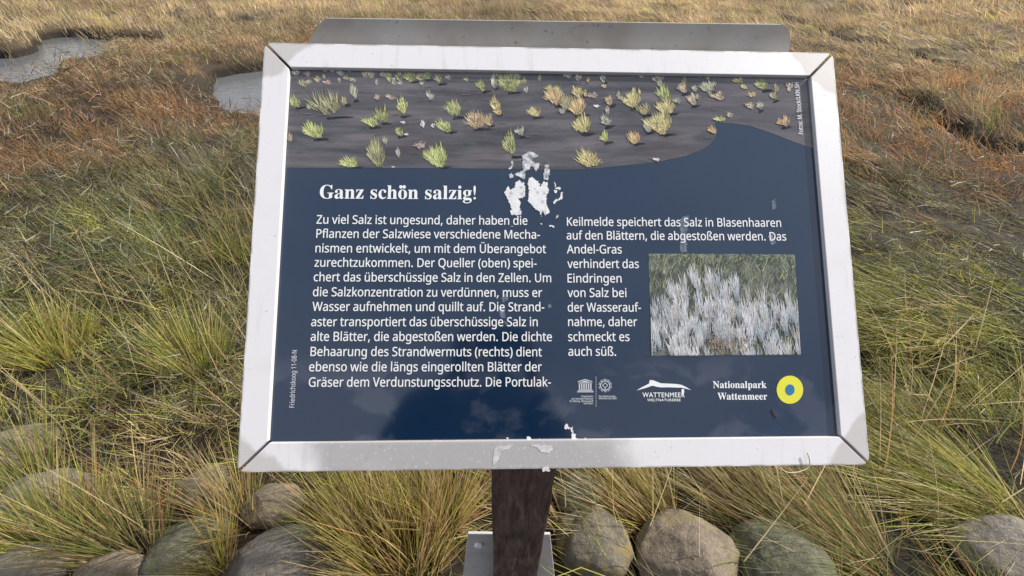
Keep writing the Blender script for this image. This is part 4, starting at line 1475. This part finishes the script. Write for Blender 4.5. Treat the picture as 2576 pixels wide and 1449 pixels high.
# ---- steel foot plate behind the post, flaring downwards
yp = -0.1385
bm = bmesh.new()
f0, f1 = on_y(1177, 1343, yp), on_y(1384, 1345, yp)
g0, g1 = on_y(1162, 1470, yp), on_y(1397, 1470, yp)
dz = (g0[2] - f0[2]); kx0 = (g0[0] - f0[0]) / dz; kx1 = (g1[0] - f1[0]) / dz
zb = -0.10
pts = [(f0[0] + kx0 * (zb - f0[2]), zb), (f1[0] + kx1 * (zb - f1[2]), zb), (f1[0], f1[2]), (f0[0], f0[2])]
print('foot', pts)
a = [bm.verts.new((p[0] - ROOTP[0], yp - ROOTP[1], p[1] - ROOTP[2])) for p in pts]
c = [bm.verts.new((p[0] - ROOTP[0], yp + 0.006 - ROOTP[1], p[1] - ROOTP[2])) for p in pts]
bm.faces.new(a); bm.faces.new(c[::-1])
for i in range(4):
    j = (i + 1) % 4
    bm.faces.new((a[i], c[i], c[j], a[j]))
bmesh.ops.recalc_face_normals(bm, faces=bm.faces[:])
bmesh.ops.bevel(bm, geom=bm.edges[:], offset=0.001, segments=1, affect='EDGES')
foot = tag(bm_obj('foot_plate', bm, M_FOOT, root), 'grey steel plate flaring behind the foot of the post')
bp = on_y(1204, 1367, yp)
bm = bmesh.new()
bmesh.ops.create_cone(bm, cap_ends=True, segments=6, radius1=0.0108, radius2=0.0104, depth=0.008, matrix=Matrix.Translation(Vector(bp - ROOTP) + Vector((0, -0.0045, 0))) @ Matrix.Rotation(PI / 2, 4, 'X') @ Matrix.Rotation(0.3, 4, 'Z'))
bmesh.ops.bevel(bm, geom=bm.edges[:], offset=0.0012, segments=2, affect='EDGES')
bm_obj('bolt', bm, M_BOLT, foot)

# ---- blade of grass caught on the lower rail
pts = [on_panel(px, py, 0.004) for px, py in ((1880, 1160), (1868, 1175), (1862, 1186), (1872, 1195), (1898, 1193), (1925, 1185), (1955, 1180))]
pts = [on_panel(px, py, 0.004) for px, py in ((1962, 1176), (1972, 1186), (1986, 1190), (2004, 1189), (2022, 1183), (2036, 1177), (2040, 1160), (2031, 1140))]
pts = [SCEN + BU * u_ + BV * v_ + BN * 0.004 for u_, v_ in pts]
cu = bpy.data.curves.new('g', 'CURVE'); cu.dimensions = '3D'
sp = cu.splines.new('NURBS'); sp.points.add(len(pts) - 1)
for q, p in zip(sp.points, pts): q.co = (*p, 1)
sp.use_endpoint_u = True; sp.order_u = 4; cu.bevel_depth = 0.0008; cu.bevel_resolution = 1
ob = bpy.data.objects.new('g', cu); COL.objects.link(ob)
me = bpy.data.meshes.new_from_object(ob.evaluated_get(bpy.context.evaluated_depsgraph_get()))
bpy.data.objects.remove(ob)
me.materials.clear(); me.materials.append(plain('pale dry grass', (0.50, 0.46, 0.30)))
o = link(bpy.data.objects.new('straw_wisp', me))
tag(o, 'single pale dry grass blade curled against the lower rail near its right end', 'grass blade')

# ------------------------------------------------------------------ the photographer, seen only as the dark reflection in the panel
M_SKIN = plain('skin', (0.45, 0.28, 0.20), 0.55, 60)
M_JACKET = plain('dark navy jacket', (0.012, 0.016, 0.024), 0.9)
M_TROUS = plain('dark trousers', (0.018, 0.020, 0.026), 0.9)
M_SHOE = plain('dark shoes', (0.03, 0.026, 0.022), 0.7)
M_HAIR = plain('dark hair', (0.02, 0.014, 0.010), 0.7)


def skin_mesh(name, verts, edges, radii, mat, parent, sub=2):
    me = bpy.data.meshes.new(name)
    me.from_pydata([Vector(v) for v in verts], edges, [])
    o = bpy.data.objects.new(name, me); COL.objects.link(o)
    md = o.modifiers.new('s', 'SKIN')
    for i, r in enumerate(radii):
        me.skin_vertices[0].data[i].radius = r if isinstance(r, tuple) else (r, r)
    me.skin_vertices[0].data[0].use_root = True
    o.modifiers.new('u', 'SUBSURF').levels = sub
    dg = bpy.context.evaluated_depsgraph_get()
    m2 = bpy.data.meshes.new_from_object(o.evaluated_get(dg))
    bpy.data.objects.remove(o)
    m2.name = name
    m2.materials.clear(); m2.materials.append(mat)
    m2.polygons.foreach_set('use_smooth', [True] * len(m2.polygons))
    return link(bpy.data.objects.new(name, m2), parent)


px0, py0 = -0.16, -0.86
person = empty('person', (px0, py0, -0.03))
tag(person, 'person in a dark hooded jacket holding up a phone, mirrored dimly in the navy panel', 'person')
ph = CAMP + np.array([0.0, -0.016, -0.020]) - np.array([px0, py0, -0.03])   # phone centre, relative


def chain(V, E, Rr, start, pts, rads):
    k = start
    for p, r in zip(pts, rads):
        V.append(p); Rr.append(r); E.append((k, len(V) - 1)); k = len(V) - 1
    return k


V, E, Rr = [(0, 0, 0.98)], [], [(0.15, 0.11)]
sp1 = chain(V, E, Rr, 0, [(0, 0, 1.12), (0, 0.0, 1.30), (0, 0.01, 1.44)], [(0.14, 0.10), (0.16, 0.11), (0.13, 0.09)])
nk = chain(V, E, Rr, sp1, [(0, 0.02, 1.54), (0, 0.035, 1.62), (0, 0.045, 1.70), (0, 0.04, 1.77), (0, 0.035, 1.82)], [0.055, (0.062, 0.07), (0.075, 0.09), (0.075, 0.09), (0.05, 0.06)])
for s in (-1, 1):
    hx, hy, hz = ph[0] + s * 0.075, ph[1] - 0.012, ph[2] - 0.005
    w = chain(V, E, Rr, sp1, [(s * 0.19, 0.0, 1.44), (s * 0.25, 0.03, 1.22), (s * 0.16, 0.18, 1.26), (hx + s * 0.03, hy - 0.07, hz - 0.06), (hx + s * 0.012, hy - 0.03, hz - 0.03)],
              [0.062, 0.050, 0.040, (0.028, 0.022), (0.034, 0.018)])
    for f_, (dz_, ln) in enumerate(((0.030, 0.075), (0.012, 0.083), (-0.006, 0.078), (-0.022, 0.062))):
        chain(V, E, Rr, w, [(hx + s * 0.022, hy + 0.000, hz + dz_ - 0.012), (hx + s * 0.024, hy + ln * 0.35, hz + dz_), (hx + s * 0.008, hy + ln * 0.55, hz + dz_ + 0.003), (hx - s * 0.012, hy + ln * 0.40, hz + dz_ + 0.003)][:4], [0.010, 0.0092, 0.0085, 0.0075])
    chain(V, E, Rr, w, [(hx - s * 0.004, hy - 0.030, hz - 0.006), (hx - s * 0.018, hy - 0.024, hz + 0.012)], [0.011, 0.009])
    l = chain(V, E, Rr, 0, [(s * 0.10, 0, 0.90), (s * 0.11, 0.02, 0.50), (s * 0.12, -0.01, 0.10), (s * 0.13, 0.10, 0.05)], [0.09, 0.058, 0.042, 0.04])
skin_mesh('body', V, E, Rr, M_SKIN, person)
# jacket with the hood up
V, E, Rr = [(0, 0, 0.98)], [], [(0.185, 0.14)]
s1 = chain(V, E, Rr, 0, [(0, 0, 1.14), (0, 0.0, 1.32), (0, 0.01, 1.46)], [(0.18, 0.135), (0.195, 0.14), (0.16, 0.115)])
hd = chain(V, E, Rr, s1, [(0, -0.005, 1.58), (0, 0.0, 1.68), (0, 0.0, 1.78), (0, 0.0, 1.85)], [0.10, (0.125, 0.115), (0.12, 0.115), (0.075, 0.075)])
for s in (-1, 1):
    hx, hy, hz = ph[0] + s * 0.075, ph[1] - 0.012, ph[2] - 0.005
    chain(V, E, Rr, s1, [(s * 0.20, 0.0, 1.45), (s * 0.26, 0.03, 1.22), (s * 0.17, 0.17, 1.25), (hx + s * 0.04, hy - 0.09, hz - 0.075)], [0.085, 0.070, 0.060, 0.045])
skin_mesh('jacket', V, E, Rr, M_JACKET, person)
V, E, Rr = [(0, 0, 0.99)], [], [(0.17, 0.13)]
for s in (-1, 1):
    chain(V, E, Rr, 0, [(s * 0.10, 0, 0.88), (s * 0.11, 0.02, 0.50), (s * 0.12, -0.01, 0.11)], [0.105, 0.078, 0.062])
skin_mesh('trousers', V, E, Rr, M_TROUS, person)
for s in (-1, 1):
    V, E, Rr = [(s * 0.12, -0.04, 0.055)], [], [0.052]
    chain(V, E, Rr, 0, [(s * 0.125, 0.06, 0.05), (s * 0.135, 0.16, 0.04), (s * 0.138, 0.21, 0.036)], [0.050, 0.046, 0.034])
    skin_mesh('shoe', V, E, Rr, M_SHOE, person)
# phone in the hands, just behind the lens
bm = bmesh.new()
bmesh.ops.create_cube(bm, size=1.0)
for v_ in bm.verts: v_.co = Vector((v_.co.x * 0.150, v_.co.y * 0.0085, v_.co.z * 0.072))
bmesh.ops.bevel(bm, geom=bm.edges[:], offset=0.003, segments=3, affect='EDGES')
phone = bm_obj('phone', bm, plain('black phone shell', (0.012, 0.012, 0.014), 0.3))
phone.matrix_world = Matrix.Translation(Vector(CAMP - _f * 0.014 - _u * 0.012)) @ Matrix.Rotation(YAW, 4, 'Z').inverted() @ Matrix.Rotation(-PITCH, 4, 'X')
tag(phone, 'black phone held up in both hands by the person in the dark jacket', 'phone')
